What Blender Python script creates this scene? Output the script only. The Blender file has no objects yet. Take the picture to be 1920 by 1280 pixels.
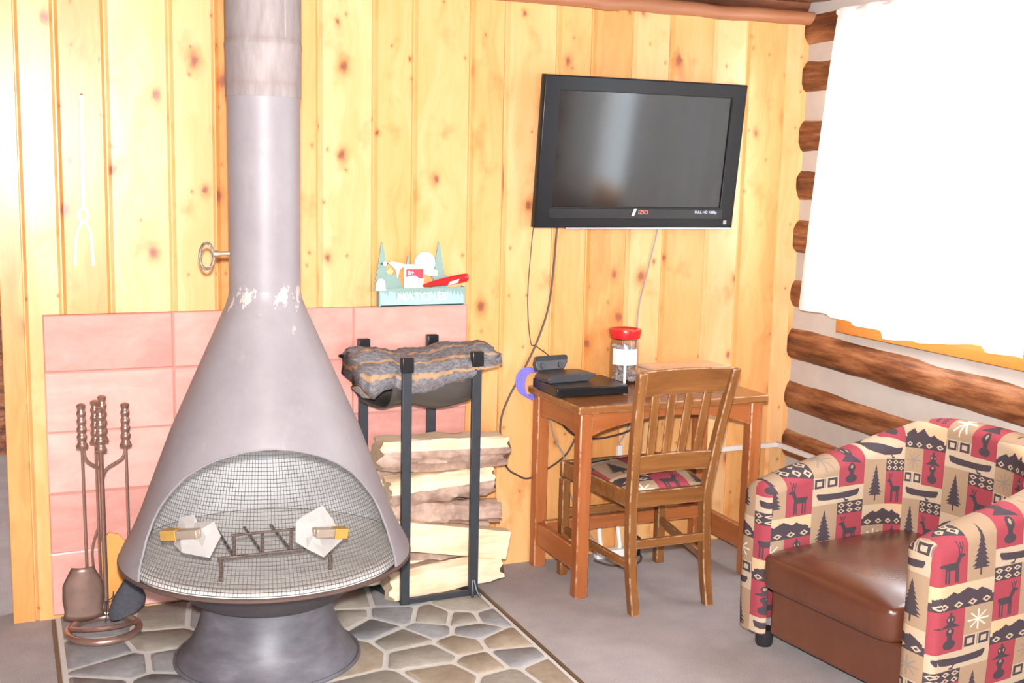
import bpy, bmesh, math, random
from mathutils import Vector, Matrix, noise
random.seed(7)
PI = math.pi
SC = bpy.context.scene
COL = SC.collection

# ------------------------------------------------------------------ shader helpers
class S:
    """a shader value: math on it becomes Math nodes"""
    def __init__(s, nt, v): s.nt, s.v = nt, v
    def _op(s, op, *o):
        n = s.nt.nodes.new('ShaderNodeMath'); n.operation = op
        for i, x in enumerate((s,) + o):
            x = x.v if isinstance(x, S) else x
            if isinstance(x, (int, float)): n.inputs[i].default_value = x
            else: s.nt.links.new(x, n.inputs[i])
        return S(s.nt, n.outputs[0])
    def __add__(s, o): return s._op('ADD', o)
    __radd__ = __add__
    def __sub__(s, o): return s._op('SUBTRACT', o)
    def __rsub__(s, o): return S(s.nt, float(o))._op('SUBTRACT', s)
    def __mul__(s, o): return s._op('MULTIPLY', o)
    __rmul__ = __mul__
    def __truediv__(s, o): return s._op('DIVIDE', o)
    def __lt__(s, o): return s._op('LESS_THAN', o)
    def __gt__(s, o): return s._op('GREATER_THAN', o)
    def __and__(s, o): return s._op('MULTIPLY', o)
    def __or__(s, o): return s._op('MAXIMUM', o)
    def abs(s): return s._op('ABSOLUTE')
    def frac(s): return s._op('FRACT')
    def floor(s): return s._op('FLOOR')
    def min(s, o): return s._op('MINIMUM', o)
    def max(s, o): return s._op('MAXIMUM', o)
    def pow(s, o): return s._op('POWER', o)
    def sqrt(s): return s._op('SQRT')
    def sin(s): return s._op('SINE')
    def exp(s): return s._op('EXPONENT')
    def clamp(s):
        r = s._op('ADD', 0.0); r.v.node.use_clamp = True; return r
    def step(s, a, b):                                   # smooth 0..1 between a and b
        n = s.nt.nodes.new('ShaderNodeMapRange'); n.interpolation_type = 'SMOOTHSTEP'
        s.nt.links.new(s.v, n.inputs[0]); n.inputs[1].default_value = a; n.inputs[2].default_value = b
        return S(s.nt, n.outputs[0])

class Mat:
    def __init__(m, name, rough=.5, metal=0., spec=.5, col=None):
        m.mat = bpy.data.materials.new(name); m.mat.use_nodes = True
        m.nt = m.mat.node_tree; m.b = m.nt.nodes['Principled BSDF']
        m.b.inputs['Roughness'].default_value = rough
        m.b.inputs['Metallic'].default_value = metal
        m.b.inputs['Specular IOR Level'].default_value = spec
        if col: m.b.inputs['Base Color'].default_value = (*col, 1)
        m.tc = m.nt.nodes.new('ShaderNodeTexCoord')
    def xyz(m, kind='Object'):
        n = m.nt.nodes.new('ShaderNodeSeparateXYZ'); m.nt.links.new(m.tc.outputs[kind], n.inputs[0])
        return [S(m.nt, o) for o in n.outputs]
    def vec(m, x, y, z=0.):
        n = m.nt.nodes.new('ShaderNodeCombineXYZ')
        for i, a in enumerate((x, y, z)):
            if isinstance(a, S): m.nt.links.new(a.v, n.inputs[i])
            else: n.inputs[i].default_value = a
        return n.outputs[0]
    def noise(m, v, scale=5., detail=3., rough=.55, dist=0., out=0):
        n = m.nt.nodes.new('ShaderNodeTexNoise')
        if v is not None: m.nt.links.new(v, n.inputs['Vector'])
        n.inputs['Scale'].default_value = scale; n.inputs['Detail'].default_value = detail
        n.inputs['Roughness'].default_value = rough; n.inputs['Distortion'].default_value = dist
        return S(m.nt, n.outputs[out])
    def vor(m, v, scale=5., rnd=1., out='Distance', dim='3D'):
        n = m.nt.nodes.new('ShaderNodeTexVoronoi'); n.voronoi_dimensions = dim
        m.nt.links.new(v, n.inputs['Vector']); n.inputs['Scale'].default_value = scale
        n.inputs['Randomness'].default_value = rnd
        return S(m.nt, n.outputs[out]), S(m.nt, n.outputs['Color'])
    def white(m, v):
        n = m.nt.nodes.new('ShaderNodeTexWhiteNoise'); n.noise_dimensions = '1D'
        m.nt.links.new(v.v, n.inputs['W']); return S(m.nt, n.outputs[0])
    def ramp(m, f, stops):
        n = m.nt.nodes.new('ShaderNodeValToRGB'); m.nt.links.new(f.v, n.inputs[0])
        e = n.color_ramp.elements
        while len(e) < len(stops): e.new(.5)
        for k, (p, c) in zip(e, stops): k.position = p; k.color = (*c, 1)
        return S(m.nt, n.outputs[0])
    def mix(m, f, a, b, mode='MIX'):
        n = m.nt.nodes.new('ShaderNodeMix'); n.data_type = 'RGBA'; n.blend_type = mode
        for i, x in ((0, f), (6, a), (7, b)):
            if isinstance(x, S): m.nt.links.new(x.v, n.inputs[i])
            elif isinstance(x, (int, float)): n.inputs[i].default_value = x
            else: n.inputs[i].default_value = (*x, 1)
        return S(m.nt, n.outputs[2])
    def color(m, c): m.nt.links.new(c.v, m.b.inputs['Base Color']); return m
    def rough(m, f): m.nt.links.new(f.v, m.b.inputs['Roughness']); return m
    def bump(m, h, strength=.3, dist=.01):
        n = m.nt.nodes.new('ShaderNodeBump'); n.inputs['Strength'].default_value = strength
        n.inputs['Distance'].default_value = dist
        m.nt.links.new(h.v, n.inputs['Height']); m.nt.links.new(n.outputs[0], m.b.inputs['Normal']); return m

def plain(name, col, rough=.5, metal=0., spec=.5, var=.12, scale=14.):
    """a colour with a slight procedural mottling"""
    m = Mat(name, rough, metal, spec)
    n = m.noise(m.tc.outputs['Object'], scale, 3.)
    m.color(m.mix(n, tuple(c * (1 - var) for c in col), tuple(min(1, c * (1 + var)) for c in col)))
    return m.mat

# ------------------------------------------------------------------ materials
def pine_mat(name, hues, knots=True, rough=.32):
    m = Mat(name, rough, spec=.35)
    u, v, _ = m.xyz('UV')
    pl = (u / 10.).floor(); rnd = m.white(pl); r2 = m.white(pl + 77.)
    off = rnd * 37.
    vec = m.vec(u, v + off)
    kw = m.noise(m.vec(u * 26., (v + off) * 20.), 1., 3., .6, out=1)
    ks = m.nt.nodes.new('ShaderNodeSeparateColor'); m.nt.links.new(kw.v, ks.inputs[0])
    dist, kcol = m.vor(m.vec(u * 1.2 + S(m.nt, ks.outputs[0]) * .030, (v + off) * .78 + S(m.nt, ks.outputs[1]) * .030), 4.2, 1., dim='2D')
    n2 = m.nt.nodes.new('ShaderNodeSeparateColor'); m.nt.links.new(kcol.v, n2.inputs[0])
    pick = S(m.nt, n2.outputs[0]) > .45
    size = S(m.nt, n2.outputs[1]) * 1.0 + .40
    d = dist / size
    halo = (d * d * -70.).exp() & pick
    wob = m.noise(m.vec(u * 3., (v + off) * 1.), 2., 2.)
    g = m.noise(m.vec(u * 60. + wob * 14. + halo * 3.5, (v + off) * 1.6), 1., 3., .6)
    broad = m.noise(m.vec(u * 9. + wob * 5., (v + off) * .9 + r2 * 9.), 1., 2., .5)
    f = (g * .26 + broad * .56 + rnd * .50 - .17).clamp()
    c = m.ramp(f, [(.18, hues[0]), (.5, hues[1]), (.82, hues[2])])
    if knots:
        blotch = (m.noise(m.vec(u * 7., (v + off) * 5.), 1., 3., .6)).step(.54, .78) * .60
        c = m.mix(blotch, c, tuple(a * b for a, b in zip(hues[0], (.95, .74, .55))))
        c = m.mix(halo * .75, c, tuple(a * b for a, b in zip(hues[0], (.80, .52, .42))))
        d2, k2 = m.vor(m.vec(u * 1.3 + 5. + S(m.nt, ks.outputs[1]) * .02, (v + off) * .9 + S(m.nt, ks.outputs[0]) * .02), 8.5, 1., dim='2D')
        n3 = m.nt.nodes.new('ShaderNodeSeparateColor'); m.nt.links.new(k2.v, n3.inputs[0])
        p2 = S(m.nt, n3.outputs[0]) > .70
        c = m.mix((d2 * d2 * -160.).exp() * .55 & p2, c, tuple(a * b for a, b in zip(hues[0], (.88, .62, .48))))
        c = m.mix((.055 - d2).step(0., .05) * .75 & p2, c, (.27, .10, .065))
        core = (.088 - d).step(.0, .07) & pick
        c = m.mix(core * .80, c, (.24, .085, .060))
    m.color(c); m.bump(g, .08, .004)
    return m.mat
PINE = pine_mat('knotty pine', [(.62, .255, .072), (.775, .400, .150), (.855, .535, .275)])
PINE_TRIM = pine_mat('orange pine', [(.56, .205, .04), (.70, .295, .07), (.78, .38, .12)], knots=False)

def wood_mat(name, hues, rough=.35, axis=2, sc=1., worn=None, spec=.45):
    m = Mat(name, rough, spec=spec); c3 = m.xyz('Object')
    k = [38. * sc] * 3; k[axis] = 2.4 * sc
    g = m.noise(m.vec(*[a * b for a, b in zip(c3, k)]), 1., 4., .6)
    b = m.noise(m.vec(*[a * q for a, q in zip(c3, [6 * sc if i != axis else 1. for i in range(3)])]), 1., 2.)
    f = g * .6 + b * .4
    c = m.ramp(f, [(.25, hues[0]), (.52, hues[1]), (.78, hues[2])])
    if worn:
        geo = m.nt.nodes.new('ShaderNodeNewGeometry'); bv = m.nt.nodes.new('ShaderNodeBevel'); bv.inputs[0].default_value = .006; bv.samples = 6
        dp = m.nt.nodes.new('ShaderNodeVectorMath'); dp.operation = 'DOT_PRODUCT'
        m.nt.links.new(bv.outputs[0], dp.inputs[0]); m.nt.links.new(geo.outputs['True Normal'], dp.inputs[1])
        p = (1. - S(m.nt, dp.outputs['Value'])).step(.004, .05)
        w = p & m.noise(m.tc.outputs['Object'], 22., 4., .65).step(.46, .56)
        c = m.mix(w * .6, c, worn)
    m.color(c); m.bump(g, .1, .003)
    return m.mat
DESK_H = [(.27, .075, .022), (.40, .125, .040), (.50, .18, .065)]
DESK = {a: wood_mat('red brown varnished wood %d' % a, DESK_H, .28, a, worn=(.80, .52, .30)) for a in (0, 1, 2)}
DESK_TOP = wood_mat('brown varnished top', [(.20, .075, .025), (.30, .12, .04), (.38, .17, .06)], .16, 0, worn=(.82, .60, .38))
CH_H = [(.125, .045, .014), (.24, .094, .028), (.37, .168, .058)]
CHAIR = {a: wood_mat('oak chair %d' % a, CH_H, .30, a, worn=(.75, .55, .34)) for a in (0, 1, 2)}
PALE_WOOD = wood_mat('pale box wood', [(.62, .38, .24), (.75, .50, .34), (.82, .60, .44)], .25, 0)

def log_mat():
    m = Mat('stained log', .42, spec=.4); x, y, z = m.xyz('Object')
    n = m.noise(m.vec(x * 6., y * 1.5, z * 9.), 2., 5., .65)
    n2 = m.noise(m.vec(x * 30., y * 3., z * 40.), 1., 3., .6)
    f = n * .75 + n2 * .3
    c = m.ramp(f, [(.36, (.06, .020, .010)), (.49, (.19, .062, .024)), (.60, (.36, .145, .058)), (.74, (.44, .29, .21))])
    m.color(c); m.bump(f, .5, .02); return m.mat
LOGM = log_mat()
def beam_mat():
    m = Mat('dark ceiling wood', .5, spec=.3); x, y, z = m.xyz('Object')
    n = m.noise(m.vec(x * 2., y * 14., z * 14.), 1.4, 4., .6)
    m.color(m.ramp(n, [(.3, (.06, .022, .012)), (.55, (.17, .06, .03)), (.8, (.30, .13, .07))])); return m.mat
CEIL = beam_mat()
TRIMLOG = wood_mat('peeled pole trim', [(.28, .10, .05), (.42, .18, .09), (.60, .33, .19)], .4, 0, .6)
CHINK = plain('grey white chinking', (.55, .505, .46), .85, var=.12, scale=9.)

def carpet_mat():
    m = Mat('grey carpet', .95, spec=.1)
    n = m.noise(m.tc.outputs['Object'], 260., 2., .7); b = m.noise(m.tc.outputs['Object'], 7., 3.)
    f = n * .7 + b * .3
    m.color(m.ramp(f, [(.30, (.30, .265, .262)), (.55, (.44, .395, .39)), (.8, (.58, .53, .52))])); m.bump(n, .6, .004); return m.mat
CARPET = carpet_mat()
def stone_mat(name, a, b, c):
    m = Mat(name, .55, spec=.35)
    n = m.noise(m.tc.outputs['Object'], 5., 5., .65); n2 = m.noise(m.tc.outputs['Object'], 34., 3., .6)
    m.color(m.ramp(n * .7 + n2 * .3, [(.3, a), (.52, b), (.75, c)])); m.bump(n2 + n, .35, .006); return m.mat
STONES = [stone_mat('grey flagstone', (.16, .158, .165), (.255, .25, .255), (.36, .35, .35)),
          stone_mat('tan flagstone', (.24, .19, .14), (.36, .29, .215), (.48, .40, .31)),
          stone_mat('ochre flagstone', (.34, .23, .14), (.47, .34, .21), (.58, .45, .31)),
          stone_mat('olive flagstone', (.22, .195, .165), (.33, .295, .25), (.44, .40, .345))]
MORTAR = plain('pale mortar', (.60, .565, .53), .8, var=.1, scale=22.)
def terra_mat():
    m = Mat('pink terracotta', .5, spec=.3); u, v, _ = m.xyz('UV')
    pl = (u / 10.).floor(); r = m.white(pl)
    n = m.noise(m.vec(u * 2.2, v * 5.), 1.5, 4., .6, .6); n2 = m.noise(m.vec(u * 30., v * 30.), 1., 2.)
    c = m.ramp((n * .65 + n2 * .12 + r * .3).clamp(), [(.25, (.54, .22, .18)), (.55, (.68, .335, .285)), (.82, (.78, .46, .40))])
    st = m.noise(m.vec(u * 4., v * 7.), 1., 3., .6).step(.62, .8) * .35
    m.color(m.mix(st, c, (.33, .17, .14))); return m.mat
TERRA = terra_mat()
def hood_mat():
    m = Mat('grey stove enamel', .5, spec=.35); x, y, z = m.xyz('Object')
    n = m.noise(m.tc.outputs['Object'], 3., 4., .6); fine = m.noise(m.tc.outputs['Object'], 40., 3.)
    c = m.ramp(n * .8 + fine * .2, [(.3, (.235, .208, .222)), (.6, (.295, .265, .280)), (.8, (.37, .325, .332))])
    chip = m.noise(m.vec(x * 16., y * 16., z * 8.), 1., 4., .7)
    zone = z.step(1.0, 1.18) & (1.30 - z).step(.0, .08)
    chips = (chip + zone * .12).step(.71, .74) * (zone * .85 + .15)
    c = m.mix(chips, c, m.mix(fine, (.50, .37, .33), (.64, .54, .50)))
    soot = m.noise(m.vec(x * 22., y * 22., z * 2.), 1., 3., .6).step(.60, .85) * .3
    c = m.mix(soot, c, (.55, .40, .38))
    m.color(c); m.rough(fine * .2 + .36); return m.mat
HOOD = hood_mat()
def galv_mat():
    m = Mat('galvanised collar', .6, .1, .3); x, y, z = m.xyz('Object')
    n = m.noise(m.vec(x * 30., y * 30., z * 6.), 1., 4., .65)
    c = m.ramp(n, [(.3, (.25, .21, .205)), (.6, (.34, .29, .285)), (.8, (.42, .365, .355))])
    e = ((z - 1.865).abs() * -60.).exp() * .35 | ((z - 1.998).abs() * -120.).exp() * .4
    m.color(m.mix(e & m.noise(m.tc.outputs['Object'], 18., 3.).step(.3, .6), c, (.22, .13, .10))); return m.mat
GALV = galv_mat()
def inner_mat():
    m = Mat('ashy hood lining', .8, spec=.2); x, y, z = m.xyz('Object')
    n = m.noise(m.vec(x * 5., y * 5., z * 3.), 1.2, 4., .6)
    c = m.ramp(n, [(.25, (.56, .54, .56)), (.5, (.74, .73, .75)), (.8, (.84, .83, .83))])
    s = m.noise(m.vec(x * 16., y * 16., z * 3.), 1., 3., .7).step(.60, .78) & z.step(.55, .72)
    c = m.mix(s * .8, c, (.10, .085, .07)); m.color(c); return m.mat
LINING = inner_mat()
ASH = stone_mat('ash', (.58, .52, .49), (.74, .70, .68), (.84, .81, .80))
BOWL = plain('dark stove bowl', (.085, .072, .078), .45, .1, var=.2)
def ped_mat():
    m = Mat('brushed grey pedestal', .46, .1, .4); x, y, z = m.xyz('Object')
    n = m.noise(m.vec(x * 8., y * 8., z * 22.), 1., 4., .6)
    m.color(m.ramp(n, [(.3, (.085, .080, .093)), (.6, (.135, .128, .148)), (.8, (.20, .19, .21))])); return m.mat
PED = ped_mat()
RUST = plain('rusty rim', (.125, .08, .065), .5, .3, var=.35, scale=20.)
WIRE = plain('screen wire', (.17, .155, .13), .5, .3, var=.3, scale=60.)
PAPER = plain('creased white paper', (.37, .345, .33), .8, var=.08, scale=30.)
BRASS = plain('aged brass', (.66, .40, .10), .35, .55, var=.25, scale=40.)
STEEL = plain('brown steel', (.42, .34, .27), .4, .5, var=.2)
COPPER = plain('antique copper', (.46, .29, .235), .30, .75, var=.3, scale=30.)
COPPER_D = plain('dark copper shovel', (.25, .155, .125), .38, .6, var=.45, scale=14.)
BRISTLE = plain('black bristles', (.045, .045, .055), .8, var=.4, scale=90.)
BLACKM = plain('black iron', (.038, .042, .05), .45, .2, var=.25, scale=30.)
DARKV = plain('dark glossy sling', (.07, .058, .05), .30, spec=.7, var=.2)
PLASTIC = plain('black plastic', (.012, .012, .014), .32, var=.2)
PLASTIC_G = plain('grey black plastic', (.055, .055, .062), .4, var=.2)
BEZEL = plain('television bezel', (.014, .014, .016), .28, spec=.22, var=.1)
def screen_mat():
    m = Mat('switched off screen', .11, spec=.5); n = m.noise(m.tc.outputs['Object'], 3., 2.)
    m.color(m.mix(n, (.010, .008, .0075), (.017, .014, .013))); return m.mat
SCREEN = screen_mat()
SILVER = plain('silver strip', (.60, .58, .57), .25, .8)
CHROME = plain('bright wire', (.75, .68, .60), .22, .9)
WHITE = plain('white plastic', (.80, .78, .76), .45, var=.05)
LABELW = plain('white label', (.88, .87, .86), .7, var=.03)
RED = plain('red plastic', (.62, .02, .022), .25, var=.15)
REDP = plain('crimson paint', (.58, .05, .085), .5, var=.1)
CREAM = plain('cream paint', (.86, .80, .66), .6, var=.06)
YELLOWP = plain('yellow paint', (.80, .56, .22), .6, var=.1)
TEAL = plain('grey green paint', (.24, .355, .32), .6, var=.1)
LTEAL = plain('pale aqua paint', (.36, .60, .63), .6, var=.12, scale=40.)
LILAC = plain('pale lilac paint', (.66, .66, .78), .6, var=.05)
CORDM = plain('brown black cord', (.085, .05, .045), .5)
CORDG = plain('grey cord', (.33, .29, .28), .5)
CORDB = plain('violet blue cable', (.24, .22, .80), .45)
STRING = plain('white string', (.88, .84, .84), .7, var=.04)
BLACKF = plain('black chair foot', (.02, .02, .022), .4)
def leather_mat():
    m = Mat('brown leather', .27, spec=.55)
    n = m.noise(m.tc.outputs['Object'], 3.5, 4., .6); f = m.vor(m.tc.outputs['Object'], 230.)[0]
    m.color(m.ramp(n, [(.3, (.095, .030, .016)), (.6, (.125, .042, .022)), (.8, (.155, .056, .029))]))
    m.rough(n * .08 + .20); m.bump(f, .09, .002); return m.mat
LEATHER = leather_mat()
def rug_mat():
    m = Mat('striped woven rug', .95, spec=.05); x, y, z = m.xyz('Object'); u, v, _ = m.xyz('UV')
    sp = m.noise(m.vec(u * 60., v * 95.), 1., 4., .8); big = m.noise(m.vec(u * 14., v * 22.), 1., 3., .6)
    c = m.ramp(sp, [(.30, (.085, .065, .075)), (.42, (.20, .17, .18)), (.52, (.22, .245, .275)), (.60, (.36, .26, .22)), (.74, (.50, .48, .47))])
    c = m.mix(big.step(.5, .7) * .5, c, (.16, .09, .07))
    w = v + m.noise(m.vec(u * 9., v * 3.), 1., 3.) * .09
    b = ((w / .066).frac() - .5).abs()
    c = m.mix(((.12 - b).step(.0, .07)) * (m.noise(m.vec(u * 30., v * 60.), 1., 2.) * .5 + .5), c, (.62, .36, .17))
    m.color(c); m.bump(sp, .8, .01); return m.mat
RUG = rug_mat()
def split_mat():
    m = Mat('split firewood', .75, spec=.2); x, y, z = m.xyz('Object')
    g = m.noise(m.vec(x * 3., y * 40., z * 40.), 1., 4., .6); b = m.noise(m.tc.outputs['Object'], 7., 3.)
    m.color(m.ramp(g * .6 + b * .45, [(.28, (.62, .40, .21)), (.5, (.80, .62, .42)), (.76, (.86, .75, .58))])); m.bump(g, .3, .006); return m.mat
SPLIT = split_mat()
BARK = stone_mat('pinkish bark', (.17, .095, .07), (.46, .31, .24), (.68, .54, .46))
def glass_mat(name, tint, fac):
    m = Mat(name, .05); nt = m.nt
    tr = nt.nodes.new('ShaderNodeBsdfTransparent'); tr.inputs[0].default_value = (*tint, 1)
    gl = nt.nodes.new('ShaderNodeBsdfGlossy'); gl.inputs['Roughness'].default_value = .05
    lw = nt.nodes.new('ShaderNodeLayerWeight'); lw.inputs[0].default_value = fac
    mx = nt.nodes.new('ShaderNodeMixShader')
    fc = S(nt, lw.outputs['Facing']).pow(4.) * .5 + .04; nt.links.new(fc.v, mx.inputs[0]); nt.links.new(tr.outputs[0], mx.inputs[1]); nt.links.new(gl.outputs[0], mx.inputs[2])
    nt.links.new(mx.outputs[0], nt.nodes['Material Output'].inputs[0]); return m.mat
GLASS = glass_mat('window glass', (.95, .97, .97), .25)
JAR = glass_mat('jar glass', (.96, .955, .96), .25)
def curtain_mat():
    m = Mat('white curtain cloth', .9, spec=.05); nt = m.nt
    n = m.noise(m.tc.outputs['Object'], 160., 2.)
    m.color(m.mix(n, (.86, .85, .84), (.93, .92, .91)))
    tl = nt.nodes.new('ShaderNodeBsdfTranslucent'); tl.inputs[0].default_value = (.92, .92, .93, 1)
    mx = nt.nodes.new('ShaderNodeMixShader'); mx.inputs[0].default_value = .22
    nt.links.new(m.b.outputs[0], mx.inputs[1]); nt.links.new(tl.outputs[0], mx.inputs[2])
    nt.links.new(mx.outputs[0], nt.nodes['Material Output'].inputs[0]); return m.mat
CURTAIN = curtain_mat()

def fabric_mat():
    m = Mat('lodge patchwork fabric', .9, spec=.08); u, v, _ = m.xyz('UV')
    P, H = .142, .372
    u = u * .58; v = v * .865
    cu = u / P; col = cu.floor(); x = (cu - col) * P
    par = (col * .5).frac() * 2.
    t = ((v / H) + par * .33).frac() * H
    tan_, cream, red, dark = (.345, .235, .152), (.46, .355, .25), (.31, .056, .072), (.066, .050, .058)
    left = x < .071
    def box(cx, cy, hx, hy, X, Y): return ((X - cx).abs() < hx) & ((Y - cy).abs() < hy)
    def ell(cx, cy, rx, ry, X, Y):
        a = (X - cx) / rx; b = (Y - cy) / ry
        return (a * a + b * b) < 1.
    def seg(x0, y0, x1, y1, w, X, Y):                     # steep stroke from y0 up to y1
        k = (x1 - x0) / (y1 - y0)
        return ((X - ((Y - y0) * k + x0)).abs() < w) & (Y > y0) & (Y < y1)
    def dia(X, Y, cy, per, r0, r1):
        d = ((X / per).frac() - .5).abs() * (per * .75) + (Y - cy).abs()
        return (d > r0) & (d < r1)
    # ---- deer and tree block: t from .066 to .21
    d = t - .066
    strip = d > .106
    deer = box(.033, .048, .0165, .0095, x, d) | box(.019, .024, .0022, .018, x, d) | box(.026, .023, .0020, .018, x, d) \
        | box(.043, .024, .0020, .018, x, d) | box(.048, .024, .0022, .018, x, d) | seg(.044, .050, .053, .074, .0052, x, d) \
        | ell(.056, .074, .0088, .0046, x, d) | seg(.051, .077, .046, .098, .0012, x, d) | seg(.053, .077, .060, .098, .0012, x, d) \
        | seg(.049, .086, .055, .096, .001, x, d) | seg(.056, .086, .052, .097, .001, x, d) | ell(.016, .052, .0035, .006, x, d)
    saw = ((d / .0125).frac())
    jag = m.noise(m.vec(x * 260., d * 200.), 1., 2.) * .5
    tx = (x - .106).abs()
    hw = (.128 - d) * .245 * (1.12 - saw * .45 - jag * .3)
    tree = ((tx < hw) & (d > .030)) | ((tx < .0022) & (d > .012) & (d < .04))
    rim = dia(x, d - .106, .009, .0236, .0035, .0075) | dia(x, d - .106, .027, .0236, .0035, .0075)
    cDT = m.mix(left, tan_, red)
    cDT = m.mix(tree & (x > .072), cDT, dark)
    cL = m.mix(strip, m.mix(deer, red, dark), m.mix(rim, dark, cream))
    cDT = m.mix(left, cDT, cL)
    # ---- mountain block: t from 0 to .066
    ridge = (.052 - (x - .075).abs() * .55).max(.046 - (x - .040).abs() * .6).max(.045 - (x - .110).abs() * .62).max(.036 - (x - .018).abs() * .5)
    ridge = ridge + m.noise(m.vec(x * 220., 0.), 1., 2.) * .008 - .003
    mtn = (t < ridge) & (x > .006) & (x < .137)
    cM = m.mix(mtn, m.mix((x / .142), (.60, .40, .23), cream), dark)
    cM = m.mix(t < .023, cM, m.mix(dia(x, t, .0115, .0355, .004, .0088), dark, cream))
    # ---- canoe block: t from .21 to .259
    q = (x - .071) / .060
    cy = t - .234
    canoe = (q.abs() < (1. - (cy - .008).abs() * 6.)) & (cy < (q * q * .006 + .0075)) & (cy > (q * q * q * q * .008 - .0115))
    pad = seg(.046, .212, .056, .226, .0022, x, t) | ell(.046, .214, .006, .0028, x, t)
    cC = m.mix(canoe | pad, cream, dark)
    # ---- lantern and leaf block: t from .259 up
    e = t - .259
    ex = (x - .036)
    lan = ell(.036, .022, .0155, .0135, x, e) | box(.036, .040, .0062, .012, x, e) | ell(.036, .055, .0105, .011, x, e) \
        | ((ex.abs() < ((.084 - e) * 1.5)) & (e > .067) & (ex.abs() < .025)) | ell(.036, .088, .0105, .012, x, e) | box(.036, .101, .003, .006, x, e)
    hole = ell(.036, .058, .0034, .0042, x, e) | ell(.031, .089, .0018, .0045, x, e) | ell(.041, .089, .0018, .0045, x, e)
    cLan = m.mix(lan, red, dark); cLan = m.mix(hole, cLan, tan_)
    lx = x - .106; ly = e - .074
    rr = (lx * lx + ly * ly).sqrt()
    star = (((lx.abs() - ly.abs()).abs() < .0026) | (lx.abs() < .0022) | (ly.abs() < .0022)) & (rr < .027)
    cLeaf = m.mix(star * .75, tan_, m.mix(par, (.74, .66, .55), (.22, .18, .16)))
    pb = ((x - .071) / .0355).frac(); block = (((pb - .5).abs() < .36) & ((e - .019).abs() < .0145))
    inn = (((pb - .5).abs() < .20) & ((e - .019).abs() < .0075))
    lines = ((x / .0082).frac() < .3) & ((e - .019).abs() < .0145)
    cP = m.mix(block, m.mix(lines, cream, (.20, .15, .13)), dark); cP = m.mix(inn, cP, cream)
    cLeaf = m.mix(e < .037, cLeaf, cP)
    cTL = m.mix(left, cLeaf, cLan)
    c = m.mix(t < .066, cDT, cM)
    c = m.mix(t > .21, c, cC)
    c = m.mix(t > .259, c, cTL)
    wv = m.noise(m.vec(u * 900., v * 900.), 1., 1.)
    c = m.mix(.35, c, m.mix(wv, (.32, .32, .32), (.85, .85, .85)), 'OVERLAY')
    m.color(c); m.bump(wv, .25, .002)
    return m.mat
FABRIC = fabric_mat()

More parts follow.
